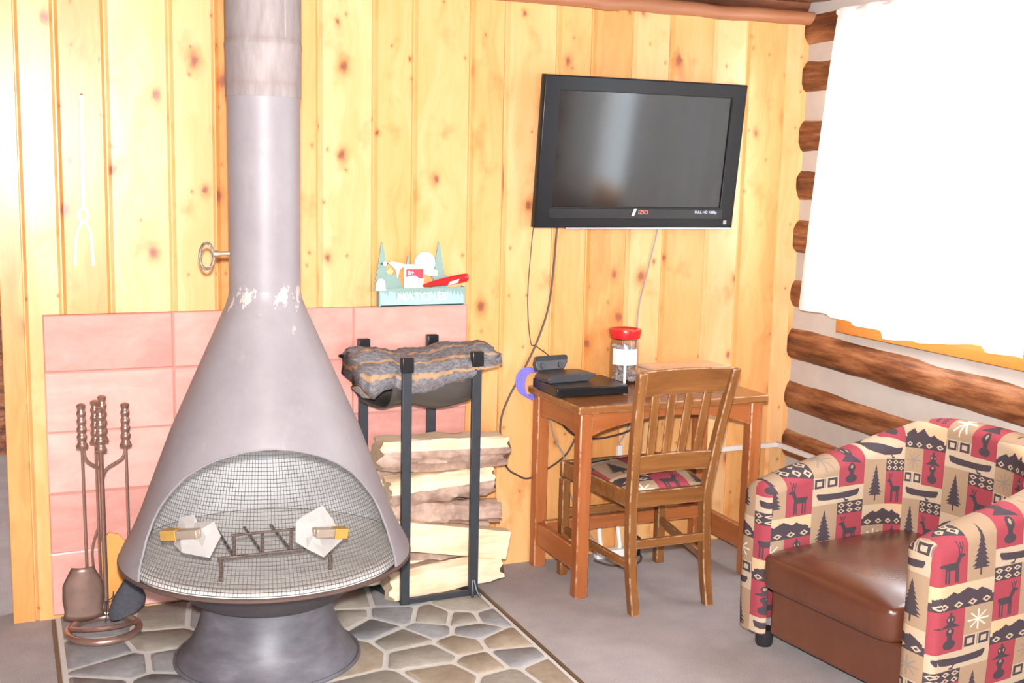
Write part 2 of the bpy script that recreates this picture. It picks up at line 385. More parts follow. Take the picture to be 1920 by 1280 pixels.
# ------------------------------------------------------------------ mesh helpers
class MB:
    """collects one mesh"""
    def __init__(s): s.v = []; s.f = []; s.uv = []; s.mi = []
    def face(s, idx, uv=None, mi=0): s.f.append(tuple(idx)); s.uv.append(uv); s.mi.append(mi)
    def add(s, vs): i = len(s.v); s.v += [tuple(p) for p in vs]; return i
    def box(s, lo, hi, M=None, mi=0):
        c = [(x, y, z) for z in (lo[2], hi[2]) for y in (lo[1], hi[1]) for x in (lo[0], hi[0])]
        if M is not None: c = [M @ Vector(p) for p in c]
        i = s.add(c)
        for f in ((0, 2, 3, 1), (4, 5, 7, 6), (0, 1, 5, 4), (2, 6, 7, 3), (0, 4, 6, 2), (1, 3, 7, 5)): s.face([i + k for k in f], mi=mi)
        return s
    def beam(s, a, b, w, h, up=(0, 0, 1), w2=None, h2=None):
        """square bar from a to b"""
        a, b = Vector(a), Vector(b); d = (b - a).normalized(); u = Vector(up)
        sx = d.cross(u); sx = sx.normalized() if sx.length > 1e-4 else Vector((1, 0, 0)); uz = sx.cross(d)
        i = len(s.v)
        for p, ww, hh in ((a, w, h), (b, w2 or w, h2 or h)):
            s.add([p + sx * (ww / 2) * k + uz * (hh / 2) * l for k, l in ((-1, -1), (1, -1), (1, 1), (-1, 1))])
        for f in ((3, 2, 1, 0), (4, 5, 6, 7), (0, 1, 5, 4), (1, 2, 6, 5), (2, 3, 7, 6), (3, 0, 4, 7)): s.face([i + k for k in f])
        return s
    def tube(s, pts, r, n=8, smooth=0, closed=False):
        P = [Vector(p) for p in pts]
        if smooth: P = spline(P, smooth, closed)
        m = len(P); R = r if isinstance(r, (list, tuple)) else None
        t0 = (P[1] - P[0]).normalized(); nrm = t0.orthogonal().normalized(); i0 = len(s.v); prev = t0
        for k, p in enumerate(P):
            if closed: t = (P[(k + 1) % m] - P[k - 1]).normalized()
            else: t = (P[min(k + 1, m - 1)] - P[max(k - 1, 0)]).normalized()
            q = prev.rotation_difference(t); nrm = q @ nrm; nrm = (nrm - t * nrm.dot(t)).normalized(); prev = t; bi = t.cross(nrm)
            rr = R[min(k, len(R) - 1)] if R else r
            s.add([p + (nrm * math.cos(a) + bi * math.sin(a)) * rr for a in [2 * PI * j / n for j in range(n)]])
        for k in range(m if closed else m - 1):
            a, b = i0 + k * n, i0 + ((k + 1) % m) * n
            for j in range(n): s.face((a + j, a + (j + 1) % n, b + (j + 1) % n, b + j))
        if not closed:
            s.face([i0 + j for j in reversed(range(n))]); s.face([i0 + (m - 1) * n + j for j in range(n)])
        return s
    def lathe(s, prof, c=(0, 0, 0), n=48, cap=(True, True)):
        i0 = len(s.v)
        for r, z in prof: s.add([(c[0] + r * math.cos(2 * PI * j / n), c[1] + r * math.sin(2 * PI * j / n), c[2] + z) for j in range(n)])
        for k in range(len(prof) - 1):
            a, b = i0 + k * n, i0 + (k + 1) * n
            for j in range(n): s.face((a + j, a + (j + 1) % n, b + (j + 1) % n, b + j))
        if cap[0]: s.face([i0 + j for j in reversed(range(n))])
        if cap[1]: s.face([i0 + (len(prof) - 1) * n + j for j in range(n)])
        return s
    def prism(s, poly, d, M=None, mi=0):
        """2-D outline (x,z) extruded along y from 0 to d"""
        n = len(poly); V = [Vector((p[0], 0, p[1])) for p in poly] + [Vector((p[0], d, p[1])) for p in poly]
        if M is not None: V = [M @ p for p in V]
        i = s.add(V); s.face([i + k for k in range(n)], mi=mi); s.face([i + n + k for k in reversed(range(n))], mi=mi)
        for k in range(n): s.face((i + k, i + n + k, i + n + (k + 1) % n, i + (k + 1) % n), mi=mi)
        return s
    def grid(s, rows, closed=False, uvf=None, mi=0):
        i0 = len(s.v); n = len(rows[0])
        for r in rows: s.add(r)
        for a in range(len(rows) - 1):
            for b in range(n if closed else n - 1):
                c = (b + 1) % n
                uv = [uvf(a, b), uvf(a, b + 1), uvf(a + 1, b + 1), uvf(a + 1, b)] if uvf else None
                s.face((i0 + a * n + b, i0 + a * n + c, i0 + (a + 1) * n + c, i0 + (a + 1) * n + b), uv, mi)
        return s

def spline(P, k, closed=False):
    out = []; m = len(P)
    for i in range(m if closed else m - 1):
        g = (lambda j: P[j % m]) if closed else (lambda j: P[max(0, min(m - 1, j))])
        p0, p1, p2, p3 = g(i - 1), g(i), g(i + 1), g(i + 2)
        for q in range(k):
            t = q / k
            out.append(.5 * ((2 * p1) + (p2 - p0) * t + (2 * p0 - 5 * p1 + 4 * p2 - p3) * t * t + (3 * p1 - p0 - 3 * p2 + p3) * t ** 3))
    if not closed: out.append(P[-1])
    return out

def build(name, mb, mat, root=None, bevel=0., smooth=True, angle=40, seg=2, merge=0., label=None, solid=0., sub=0):
    """link the mesh as ONE object. Coordinates are world ones; they are made relative to the root's place."""
    off = Vector((0, 0, 0)); top = root
    while top is not None:
        if top.get('world_built'): off = top.location.copy()
        top = top.parent
    me = bpy.data.meshes.new(name)
    me.from_pydata([Vector(v) - off for v in mb.v], [], mb.f)
    for mt in (mat if isinstance(mat, (list, tuple)) else [mat]): me.materials.append(mt)
    me.polygons.foreach_set('material_index', mb.mi)
    if any(u is not None for u in mb.uv):
        uvl = me.uv_layers.new(name='UVMap'); k = 0
        for f, u in zip(mb.f, mb.uv):
            for j in range(len(f)):
                if u is not None: uvl.data[k].uv = u[j]
                k += 1
    bm = bmesh.new(); bm.from_mesh(me)
    if merge: bmesh.ops.remove_doubles(bm, verts=bm.verts, dist=merge)
    bmesh.ops.recalc_face_normals(bm, faces=bm.faces); bm.to_mesh(me); bm.free()
    if smooth:
        me.polygons.foreach_set('use_smooth', [True] * len(me.polygons)); me.set_sharp_from_angle(angle=math.radians(angle))
    o = bpy.data.objects.new(name, me); COL.objects.link(o); o.parent = root
    if solid:
        md = o.modifiers.new('solid', 'SOLIDIFY'); md.thickness = solid; md.offset = -1
    if bevel:
        md = o.modifiers.new('bevel', 'BEVEL'); md.width = bevel; md.segments = seg; md.limit_method = 'ANGLE'; md.angle_limit = math.radians(35)
    if sub:
        md = o.modifiers.new('sub', 'SUBSURF'); md.levels = sub; md.render_levels = sub
    if label: o['label'] = label
    return o
def tag(o, label, cat, group=None):
    o['label'] = label; o['category'] = cat
    if group: o['group'] = group
    return o
def thing(name, label, cat, loc=(0, 0, 0), rotz=0., group=None, world=True):
    o = bpy.data.objects.new(name, None); COL.objects.link(o); o.location = loc; o.rotation_euler = (0, 0, rotz)
    o.empty_display_size = .1
    if world: o['world_built'] = 1
    return tag(o, label, cat, group)
def struct(o, kind='structure'): o['kind'] = kind; return o
def text(name, body, size, M, mat, root, depth=.0006, sx=1.):
    cu = bpy.data.curves.new(name, 'FONT'); cu.body = body; cu.size = size; cu.extrude = depth; cu.offset = size * .014; cu.align_x = 'CENTER'; cu.align_y = 'CENTER'
    tmp = bpy.data.objects.new(name + '_tmp', cu); COL.objects.link(tmp)
    me = bpy.data.meshes.new_from_object(tmp); bpy.data.objects.remove(tmp)
    off = root.location if root.get('world_built') else (root.parent.location if root.parent is not None and root.parent.get('world_built') else Vector())
    me.transform(Matrix.Diagonal((sx, 1, 1, 1))); me.transform(Matrix.Translation(-Vector(off)) @ M); me.materials.clear(); me.materials.append(mat)
    o = bpy.data.objects.new(name, me); COL.objects.link(o); o.parent = root
    return o

# ================================================================== SETTING
XC, XL, HT = 2.372, -.912, 2.30
# --- back wall of upright knotty pine boards, each board bevelled at its edges
edges = [-.837, -.712, -.55, -.335, -.178, .006, .20, .413, .571, .804, .951, 1.175, 1.332, 1.52, 1.696, 1.908, 2.075, 2.283, XC + .002]
w = MB()
for i in range(len(edges) - 1):
    a, b = edges[i] + .0008, edges[i + 1] - .0008; c = .012
    prof = [(a, .0150), (a + c, 0.), (b - c, 0.), (b, .0150)]
    rows = []
    nz = 12
    for k in range(nz + 1):
        z = HT * k / nz; rows.append([(p[0], p[1], z) for p in prof])
    w.grid(rows, uvf=lambda r, q, i=i, prof=prof: (i * 10 + 1 + prof[q][0] - edges[i], HT * r / nz))
w.box((XL + .02, .013, 0), (XC + .3, .10, HT + .02))
struct(build('wall_back', w, PINE, smooth=False))
w = MB(); w.box((XL, -.006, .0), (-.838, .112, HT))
t = build('trim_1', w, PINE, bevel=.003); struct(t)
for f in ():
    pass
# uv for the trim board
uvl = t.data.uv_layers.new(name='UVMap')
for poly in t.data.polygons:
    for li in poly.loop_indices:
        p = t.data.vertices[t.data.loops[li].vertex_index].co; uvl.data[li].uv = (991 + p.x + p.y, p.z)
# peeled pole along the top of the wall
w = MB(); pts = [(XL - .1 + (XC + .14 - XL) * k / 40, -.012 + .006 * noise.noise((k * .6, 1, 3)), 2.316 + .008 * noise.noise((k * .45, 7, 0))) for k in range(41)]
w.tube(pts, [.030 + .006 * noise.noise((k * .7, 2, 9)) for k in range(41)], 12)
struct(build('trim_2', w, TRIMLOG))
# --- floor, ceiling
w = MB(); w.box((-3.8, -6.8, -.08), (2.75, 3.0, 0)); struct(build('floor', w, CARPET, smooth=False))
w = MB()
for k in range(46):
    y = -6.8 + k * .214; w.box((-3.8, y, 2.47), (2.75, y + .208, 2.52))
struct(build('ceiling', w, CEIL, bevel=.006, smooth=False))
w = MB()
w.tube([(-3.7 + k * .16, .075, 2.40 + .006 * noise.noise((k, 3, 1))) for k in range(40)], [.068 + .006 * noise.noise((k * .5, 4, 4)) for k in range(40)], 14)
struct(build('trim_3', w, CEIL))
# --- right wall: round logs with chinking, a window cut in it
WY0, WY1, WZ0, WZ1 = -.40, -2.36, 1.03, 2.20
w = MB()
for k, (ya, yb, za, zb) in enumerate(((.12, -6.7, -.02, WZ0 - .02), (.12, -6.7, WZ1 + .02, 2.47), (.12, WY0 + .03, WZ0 - .02, WZ1 + .02), (WY1 - .03, -6.7, WZ0 - .02, WZ1 + .02))):
    nv = max(2, int(abs(yb - ya) / .05)); nz = max(2, int((zb - za) / .04)); rows = []
    for i in range(nv + 1):
        y = ya + (yb - ya) * i / nv
        rows.append([(XC + .024 + .005 * noise.noise((y * 5, (za + (zb - za) * j / nz) * 7, 0)), y, za + (zb - za) * j / nz) for j in range(nz + 1)])
    w.grid(rows)
    w.box((XC + .045, min(ya, yb), za), (XC + .2, max(ya, yb), zb))
WALLR = struct(build('wall_right', w, CHINK))
lw = [(.20, .108), (.42, .100), (.646, .098), (.884, .104), (1.110, .096), (1.368, .106), (1.596, .100), (1.813, .101), (2.070, .102), (2.275, .098)]
def wall_log(zc, r, ya, yb, seed):
    n = max(6, int(abs(yb - ya) / .045)); rows = []
    for i in range(n + 1):
        y = ya + (yb - ya) * i / n; row = []
        for j in range(20):
            a = 2 * PI * j / 20
            rr = r * (1 + .05 * noise.noise((y * 2.2, math.cos(a) * 1.5 + seed, math.sin(a) * 1.5)) + .05 * noise.noise((y * 9, math.cos(a) * 4 + seed, math.sin(a) * 4)))
            row.append((XC + .082 + rr * math.cos(a) * .85, y, zc - .026 * min(2.5, max(0, -y)) * (zc < 1) + rr * math.sin(a) * .90))
        rows.append(row)
    b = MB(); b.grid(rows, closed=True); b.face([j for j in range(20)]); k = len(b.v) - 20; b.face([k + j for j in reversed(range(20))])
    return b
for k, (zc, r) in enumerate(lw):
    if WZ0 - .03 < zc < WZ1:
        segs = ((.1, WY0 + .02), (WY1 - .02, -6.7))
    else: segs = ((.1, -6.7),)
    for ya, yb in segs: build('log', wall_log(zc, r, ya, yb, k * 3.7), LOGM, WALLR)
# grey plate beam along the top of the log wall
w = MB(); n = 60
w.grid([[(XC - .16 + .01 * noise.noise((i * .5, j, 2)) + .30 * (j in (1, 2)), .10 - 6.7 * i / n, 2.385 + .085 * (j > 1) + .006 * noise.noise((i * .7, j * 3, 5))) for j in range(4)] for i in range(n + 1)], closed=True)
struct(build('trim_4', w, LOGM))
# --- window in the log wall
w = MB()
w.box((XC - .024, WY1 - .06, .985), (XC + .02, -.348, 1.046))
sill = build('trim_5', w, pine_mat('orange sill wood', [(.38, .125, .025), (.48, .17, .035), (.55, .22, .06)], knots=False), bevel=.003); struct(sill)
uvl = sill.data.uv_layers.new(name='UVMap')
for poly in sill.data.polygons:
    for li in poly.loop_indices:
        p = sill.data.vertices[sill.data.loops[li].vertex_index].co; uvl.data[li].uv = (981 + p.z + p.x, p.y)
WIN = bpy.data.objects.new('window_1', None); COL.objects.link(WIN); WIN.location = (XC + .08, (WY0 + WY1) / 2, WZ0); WIN['world_built'] = 1; struct(WIN)
w = MB()
for a, b in (((XC + .0, WY0 - .05, WZ0), (XC + .14, WY0 + .03, WZ1)), ((XC + .0, WY1 - .03, WZ0), (XC + .14, WY1 + .05, WZ1)),
             ((XC + .0, WY1, WZ0 - .01), (XC + .14, WY0, WZ0 + .05)), ((XC + .0, WY1, WZ1 - .05), (XC + .14, WY0, WZ1 + .02)),
             ((XC + .05, -1.235, WZ0), (XC + .10, -1.185, WZ1))): w.box(a, b)
build('window_frame', w, PINE_TRIM, WIN, bevel=.003)
w = MB(); w.box((XC + .072, WY1 + .05, WZ0 + .05), (XC + .078, WY0 - .05, WZ1 - .05)); build('pane', w, GLASS, WIN, smooth=False)
# --- the rest of the room
w = MB(); w.box((-3.9, -6.8, 0), (-3.8, 3.0, 2.5)); struct(build('wall_left', w, CEIL, smooth=False))
w = MB(); w.box((-3.8, 2.62, 0), (2.75, 2.72, 2.5)); struct(build('wall_far', w, LOGM, smooth=False))
w = MB()
GX0, GX1, GZ0, GZ1 = -2.2, .6, .80, 2.15
for a, b in (((-3.8, -6.9, 0), (GX0, -6.8, 2.5)), ((GX1, -6.9, 0), (2.75, -6.8, 2.5)), ((GX0, -6.9, 0), (GX1, -6.8, GZ0)), ((GX0, -6.9, GZ1), (GX1, -6.8, 2.5))): w.box(a, b)
struct(build('wall_front', w, LOGM, smooth=False))
FILLWIN = bpy.data.objects.new('fill_window', None); COL.objects.link(FILLWIN); FILLWIN.location = (0, -6.85, GZ0); FILLWIN['world_built'] = 1; struct(FILLWIN)  # unseen window behind the camera, added and sized to let in fill light
w = MB()
for k in range(5):
    x = GX0 + (GX1 - GX0) * k / 4; w.box((x - .035, -6.88, GZ0), (x + .035, -6.80, GZ1))
w.box((GX0, -6.88, GZ0 - .03), (GX1, -6.80, GZ0 + .04)); w.box((GX0, -6.88, GZ1 - .04), (GX1, -6.80, GZ1 + .03))
build('window_frame', w, PINE_TRIM, FILLWIN, bevel=.003)
w = MB(); w.box((GX0, -6.843, GZ0), (GX1, -6.838, GZ1)); build('pane', w, GLASS, FILLWIN, smooth=False)

# ================================================================== HEARTH
def clip(poly, p, nrm):
    out = []
    for i in range(len(poly)):
        a, b = poly[i], poly[(i + 1) % len(poly)]
        da = (a[0] - p[0]) * nrm[0] + (a[1] - p[1]) * nrm[1]; db = (b[0] - p[0]) * nrm[0] + (b[1] - p[1]) * nrm[1]
        if da <= 0: out.append(a)
        if da * db < 0:
            t_ = da / (da - db); out.append((a[0] + (b[0] - a[0]) * t_, a[1] + (b[1] - a[1]) * t_))
    return out
HX0, HX1, HY0, HY1, HZ = -.776, .756, -1.75, -.03, .014
HEARTH = thing('stone_hearth', 'flagstone hearth pad with pale mortar on the floor under the fireplace', 'hearth', (0, -.9, 0))
w = MB(); w.box((HX0, HY0, .0005), (HX1, HY1, HZ)); build('mortar_bed', w, MORTAR, HEARTH, bevel=.004)
STRIP = wood_mat('dark edge strip', [(.08, .05, .03), (.14, .09, .05), (.22, .13, .07)], .5, 1)
for xa in (HX1, HX0 - .012):
    w = MB(); w.box((xa, HY0, 0), (xa + .012, HY1 - .02, HZ + .003)); build('edge_strip', w, STRIP, HEARTH)
seeds = [(.66, -.43), (.70, -.56), (.60, -.545), (.50, -.50), (.44, -.60), (.60, -.66), (.66, -.775), (.50, -.76), (.36, -.64), (.38, -.80), (.64, -.92), (.52, -.93), (.70, -1.06), (.55, -1.08), (.38, -.98), (.28, -.50), (.36, -.44), (.20, -.40),
         (.60, -.20), (.42, -.25), (.25, -.22), (.08, -.26), (-.08, -.15), (-.25, -.22), (-.42, -.19), (-.62, -.16), (-.44, -.36), (-.66, -.40), (-.60, -.55), (-.42, -.56), (-.68, -.70), (-.50, -.74), (-.64, -.90), (-.46, -.92), (-.1, -.5), (.1, -.7), (-.2, -.8)]
rs = random.Random(5)
while len(seeds) < 70:
    p = (rs.uniform(HX0, HX1), rs.uniform(HY0, HY1))
    if all((p[0] - q[0]) ** 2 + (p[1] - q[1]) ** 2 > .017 for q in seeds) and (p[1] < -.98): seeds.append(p)
    if rs.random() < .0005: break
w = MB(); rc = random.Random(11)
for i, s0 in enumerate(seeds):
    poly = [(HX0 + .02, HY0), (HX1 - .02, HY0), (HX1 - .02, HY1), (HX0 + .02, HY1)]
    for j, s1 in enumerate(seeds):
        if i == j: continue
        d = Vector((s1[0] - s0[0], s1[1] - s0[1])); L = d.length; d /= L
        poly = clip(poly, (s0[0] + d.x * (L / 2 - .010), s0[1] + d.y * (L / 2 - .010)), d)
        if len(poly) < 3: break
    if len(poly) < 3: continue
    # round the outline a little and raise the stone
    P = []
    n = len(poly)
    for k in range(n):
        a, b, c = Vector(poly[k - 1]), Vector(poly[k]), Vector(poly[(k + 1) % n])
        la, lc = (a - b).length, (c - b).length
        q = min(.013, .3 * la, .3 * lc)
        p1 = b + (a - b).normalized() * q; p2 = b + (c - b).normalized() * q
        for tt in (0, .5, 1): P.append(p1 * (1 - tt) ** 2 + b * 2 * tt * (1 - tt) + p2 * tt * tt)
    cx = sum(p.x for p in P) / len(P); cy = sum(p.y for p in P) / len(P)
    mi = rc.choice([0, 0, 1, 3, 3]) if s0[0] < .42 else rc.choice([1, 1, 2, 3, 0])
    rows = [[(p.x, p.y, HZ - .004) for p in P], [(p.x, p.y, HZ + .003) for p in P], [(cx + (p.x - cx) * .94, cy + (p.y - cy) * .94, HZ + .0065) for p in P]]
    b0 = len(w.v); w.grid(rows, closed=True, mi=mi); k0 = b0 + 2 * len(P); w.face([k0 + k for k in range(len(P))], mi=mi)
st = build('flagstones', w, STONES, HEARTH, smooth=True, angle=50)
ZH = HZ + .0065

# terracotta tile panel on the wall behind
PAN = MB(); xs = [-.782, -.345, .325, .792]; zsr = [ZH, .250, .470, .690, .905, 1.108]
k = 0
for i in range(3):
    for j in range(5):
        a, b, c, d = xs[i] + .002, xs[i + 1] - .002, zsr[j] + .002, zsr[j + 1] - .002
        q = .004; rows = [[(a, -.0005, c), (b, -.0005, c), (b, -.0005, d), (a, -.0005, d)], [(a, -.026, c), (b, -.026, c), (b, -.026, d), (a, -.026, d)], [(a + q, -.030, c + q), (b - q, -.030, c + q), (b - q, -.030, d - q), (a + q, -.030, d - q)]]
        b0 = len(PAN.v); PAN.grid(rows, closed=True, uvf=lambda r, s_, k=k: (k * 10 + 1, 0)); PAN.face([b0 + 8 + s_ for s_ in range(4)], [(k * 10 + 1, c), (k * 10 + 1 + b - a, c), (k * 10 + 1 + b - a, d), (k * 10 + 1, d)]); k += 1
T = thing('heat_shield', 'pink terracotta tile heat shield on the pine wall behind the fireplace', 'wall panel', (0, -.015, ZH))
build('tiles', PAN, TERRA, T, smooth=False)
w = MB(); w.beam((xs[0] + .002, -.0305, .250), (-.55, -.0305, .254), .003, .007); build('mortar_joint', w, MORTAR, T)
w = MB(); w.box((xs[0] + .003, -.0235, ZH + .001), (xs[-1] - .003, -.0003, zsr[-1] - .003)); build('grout', w, plain('pink grout', (.50, .25, .20), .8), T, smooth=False)

# ================================================================== FIREPLACE
FX, FY = -.1335, -.628
FP = thing('cone_fireplace', 'grey cone shaped metal fireplace with wire screen and tall flue pipe', 'fireplace', (FX, FY, ZH))
prof = [(1.250, .1115), (1.235, .113), (1.218, .117), (1.200, .1235), (1.177, .133), (.80, .300), (.65, .356), (.526, .402), (.46, .432), (.425, .452), (.400, .464), (.387, .468)]
def rad(z):
    for (z1, r1), (z0, r0) in zip(prof, prof[1:]):
        if z0 <= z <= z1: return r0 + (r1 - r0) * (z - z0) / (z1 - z0)
    return prof[-1][1] if z < .387 else prof[0][1]
hwt = [(.385, 57.), (.40, 58.), (.45, 61.5), (.5, 64.), (.55, 64.), (.6, 61.5), (.65, 56.), (.7, 48.5), (.74, 38.), (.77, 27.), (.79, 13.), (.7975, 0.)]
def hw(z):
    if z >= hwt[-1][0]: return 0.
    for (a, b), (c, d) in zip(hwt, hwt[1:]):
        if a <= z <= c: return b + (d - b) * (z - a) / (c - a)
    return hwt[0][1]
TC = -9.5
def cp(th, z, off=0.):                                            # point on the cone; th in degrees from straight ahead (-y)
    r = rad(z) + off; a = math.radians(th); return (FX + r * math.sin(a), FY - r * math.cos(a), z)
zl = [.389 + (.79 - .389) * k / 30 for k in range(31)] + [.793, .7955, .7975, .80] + [.80 + (1.177 - .80) * k / 12 for k in range(1, 13)] + [1.19, 1.20, 1.21, 1.218, 1.227, 1.235, 1.25]
NS = 96
w = MB(); w.grid([[cp(TC + hw(z) + (360 - 2 * hw(z)) * s / NS, z) for s in range(NS + 1)] for z in zl])
build('hood', w, [HOOD], FP, merge=.0004, angle=60)
w = MB(); w.grid([[cp(TC + hw(z) + (360 - 2 * hw(z)) * s / NS, z, -.005) for s in range(NS + 1)] for z in [.378] + zl[:-6]])
build('hood_lining', w, LINING, FP, merge=.0004, angle=60)
# turned lip around the arched opening
lip = [cp(TC - hw(z), z, -.004) for z in zl[:34]] + [cp(TC + hw(z), z, -.004) for z in reversed(zl[:33])]
w = MB(); w.tube(lip, .0042, 8); build('opening_trim', w, HOOD, FP)
w = MB()
w.lathe([(.458, .389), (.466, .3905), (.4705, .387), (.4705, .380), (.464, .375), (.450, .373)], (FX, FY, 0), 96, (False, False)); build('rim', w, RUST, FP)
w = MB()
w.lathe([(.456, .374), (.440, .366), (.380, .350), (.335, .326), (.300, .296), (.268, .262), (.240, .245), (.205, .238)], (FX, FY, 0), 72, (False, True)); build('bowl', w, BOWL, FP)
w = MB()
w.lathe([(.440, .378), (.438, .392), (.430, .3955), (.39, .390), (.30, .381), (.12, .374), (.004, .373)], (FX, FY, 0), 64, (False, True)); build('ash_bed', w, ASH, FP)
w = MB(); b0 = ZH
w.lathe([(.206, .246), (.209, .215), (.218, .170), (.233, .125), (.254, .085), (.276, .055), (.292, .037), (.298, .030)], (FX, FY, 0), 72, (True, False))
w.lathe([(.296, .034), (.302, .036), (.306, .032), (.307, .026), (.305, b0 + .0045), (.300, b0)], (FX, FY, 0), 72, (False, True)); build('pedestal', w, PED, FP)
w = MB()
w.lathe([(.1115, 1.245), (.1120, 1.55), (.1128, 1.850)], (FX, FY, 0), 64, (False, False)); build('flue_pipe', w, HOOD, FP)
w = MB()
w.lathe([(.1128, 1.846), (.1165, 1.846), (.1168, 1.985), (.1182, 1.990), (.1186, 2.000), (.1182, 2.008), (.1166, 2.012), (.1166, 2.475)], (FX, FY, 0), 64, (False, False))
w.beam((FX + .045, FY - .1085, 2.02), (FX + .045, FY - .1085, 2.46), .004, .003, (0, 1, 0)); build('pipe_collar', w, GALV, FP)
# damper key
w = MB()
w.tube([(FX - .105, FY, 1.362), (FX - .150, FY, 1.361)], .0075, 10); w.tube([(FX - .146, FY, 1.361), (FX - .162, FY, 1.361)], .011, 10)
dk = build('damper_key', w, STEEL, FP)
w = MB(); a0 = math.radians(38)
w.tube([(FX - .160 + .0 - .030 * math.cos(a0) * (1 - math.cos(t_)) + .0, FY - .030 * math.sin(a0) * (1 - math.cos(t_)) * .9, 1.356 + .040 * math.sin(t_)) for t_ in [2 * PI * k / 28 for k in range(28)]], .0050, 8, closed=True)
build('ring_handle', w, CHROME, dk)
# wire screen just inside the opening
ZS0, ZS1 = .392, .800
nW, nH = 84, 36
w = MB(); P = []
for j in range(nH + 1):
    z = ZS0 + (ZS1 - ZS0) * j / nH
    P.append([Vector(cp(TC - 68 + 136 * i / nW, z, -.013 - .0012 * math.sin(i * .5 + j * .3))) for i in range(nW + 1)])
def inside(i, j):
    z = ZS0 + (ZS1 - ZS0) * j / nH
    return abs(-68 + 136 * i / nW) <= hw(min(z, .7974)) + 4 + (6 if z > .74 else 0)
def run(pts):
    for a, b in zip(pts, pts[1:]):
        if a is not None and b is not None:
            d = (b - a).normalized(); s1 = d.orthogonal().normalized(); s2 = d.cross(s1); i0 = len(w.v)
            for p in (a, b): w.add([p + (s1 * math.cos(q) + s2 * math.sin(q)) * .00105 for q in (0, 2.094, 4.189)])
            for k in range(3): w.face((i0 + k, i0 + (k + 1) % 3, i0 + 3 + (k + 1) % 3, i0 + 3 + k))
for j in range(nH + 1): run([P[j][i] if inside(i, j) else None for i in range(nW + 1)])
for i in range(nW + 1): run([P[j][i] if inside(i, j) else None for j in range(nH + 1)])
SCR = build('wire_screen', w, WIRE, FP, smooth=False)
def patch(name, pts):
    b = MB(); V = [Vector(cp(th, z, .002)) for th, z in pts]; c = sum(V, Vector()) / len(V); o = Vector((c.x - FX, c.y - FY, 0)).normalized()
    R = [[p + o * (.010 * noise.noise((p.x * 40, p.z * 40, 1))) for p in V], [c + (p - c) * .55 + o * (.012 + .022 * noise.noise((p.x * 40, p.z * 40, 7))) for p in V]]
    b.grid(R, closed=True); n = len(V); i = b.add([c + o * .012])
    for k in range(n): b.face((n + k, n + (k + 1) % n, i))
    return build(name, b, PAPER, SCR, solid=.0012, smooth=False)
patch('paper_patch', [(-54, .590), (-46, .606), (-43.6, .588), (-35.6, .593), (-31, .557), (-35, .494), (-47.6, .500), (-53, .515)])
patch('paper_patch', [(1.2, .591), (6.2, .607), (15.5, .624), (19, .580), (22, .519), (11.3, .484), (4.9, .512), (.2, .536)])
for th0, th1, z0, z1 in ((-56.5, -39.5, .546, .566), (21.5, 8.0, .548, .562)):
    a, b = Vector(cp(th0, z0, .034)), Vector(cp(th1, z1, .030)); m_ = a.lerp(b, .42)
    h = MB(); h.beam(m_, b, .030, .026); h.beam(b + (m_ - b) * .1, Vector(cp(th1 + (th0 - th1) * .1, z1, -.01)), .018, .02); ho = build('screen_handle', h, STEEL, SCR, bevel=.002)
    e = MB(); e.beam(a, m_, .032, .030); e.beam(a + (a - m_) * .02, a + (a - m_) * .05, .006, .006); build('end_cap', e, BRASS, ho, bevel=.003, label='brass end of the handle')

# grate inside
G = thing('fire_grate', 'dark iron grate seen through the wire screen on the ash bed', 'grate', (FX - .02, FY - .10, .376))
for x0, x1 in ((-.24, .16),):
    w = MB(); w.tube([(FX - .20, FY - .24, .455), (FX + .16, FY - .24, .455)], .005, 8); w.tube([(FX - .16, FY - .245, .525), (FX + .12, FY - .245, .525)], .0045, 8); build('front_bar', w, RUST, G)
for k in range(4):
    x = FX - .15 + .087 * k; w = MB(); w.tube([(x, FY - .245, .528), (x, FY - .24, .455), (x, FY + .06, .450)], .005, 8); build('bar', w, RUST, G)
for x in (FX - .19, FX + .15):
    for y in (FY - .24, FY + .05):
        w = MB(); w.tube([(x, y, .376), (x, y, .455)], .007, 8); build('leg', w, RUST, G)

# ================================================================== FIRE TOOLS
SX, SY = -.625, -.245
ST = thing('fire_tool_stand', 'antique copper tool stand with round base at left of the fireplace', 'tool stand', (SX, SY, ZH))
w = MB(); R = .117
w.tube([(SX + R * math.cos(a), SY + R * math.sin(a), ZH + .013) for a in [2 * PI * k / 48 for k in range(48)]], .013, 10, closed=True); build('base_ring', w, COPPER, ST)
w = MB(); w.tube([(SX - .108, SY + .0, ZH + .026), (SX - .07, SY + .03, ZH + .046), (SX, SY + .045, ZH + .052), (SX + .07, SY + .03, ZH + .046), (SX + .108, SY, ZH + .026)], .009, 8, 6)
w.tube([(SX - .108, SY, ZH + .026), (SX - .06, SY - .055, ZH + .040), (SX, SY - .072, ZH + .044), (SX + .06, SY - .055, ZH + .040), (SX + .108, SY, ZH + .026)], .008, 8, 6); build('base_arch', w, COPPER, ST)
w = MB(); w.tube([(SX + .015, SY + .045, ZH + .05), (SX + .008, SY + .01, .68)], .0085, 10); build('pole', w, COPPER, ST)
def grip(b, x, y, z0, z1, r=.0135):
    n = 36; pr = []
    for k in range(n + 1):
        t_ = k / n; pr.append((r * (1 + .16 * math.cos(t_ * 5 * 2 * PI)) * (1.12 - .15 * t_), z0 + (z1 - z0) * t_))
    pr = [(.019, z0 - .010), (.021, z0 - .005)] + pr + [(r * .9, z1 + .004), (.004, z1 + .007)]
    b.lathe(pr, (x, y, 0), 16)
w = MB(); grip(w, SX + .016, SY + .01, .705, .85); build('top_grip', w, COPPER, ST)
w = MB()
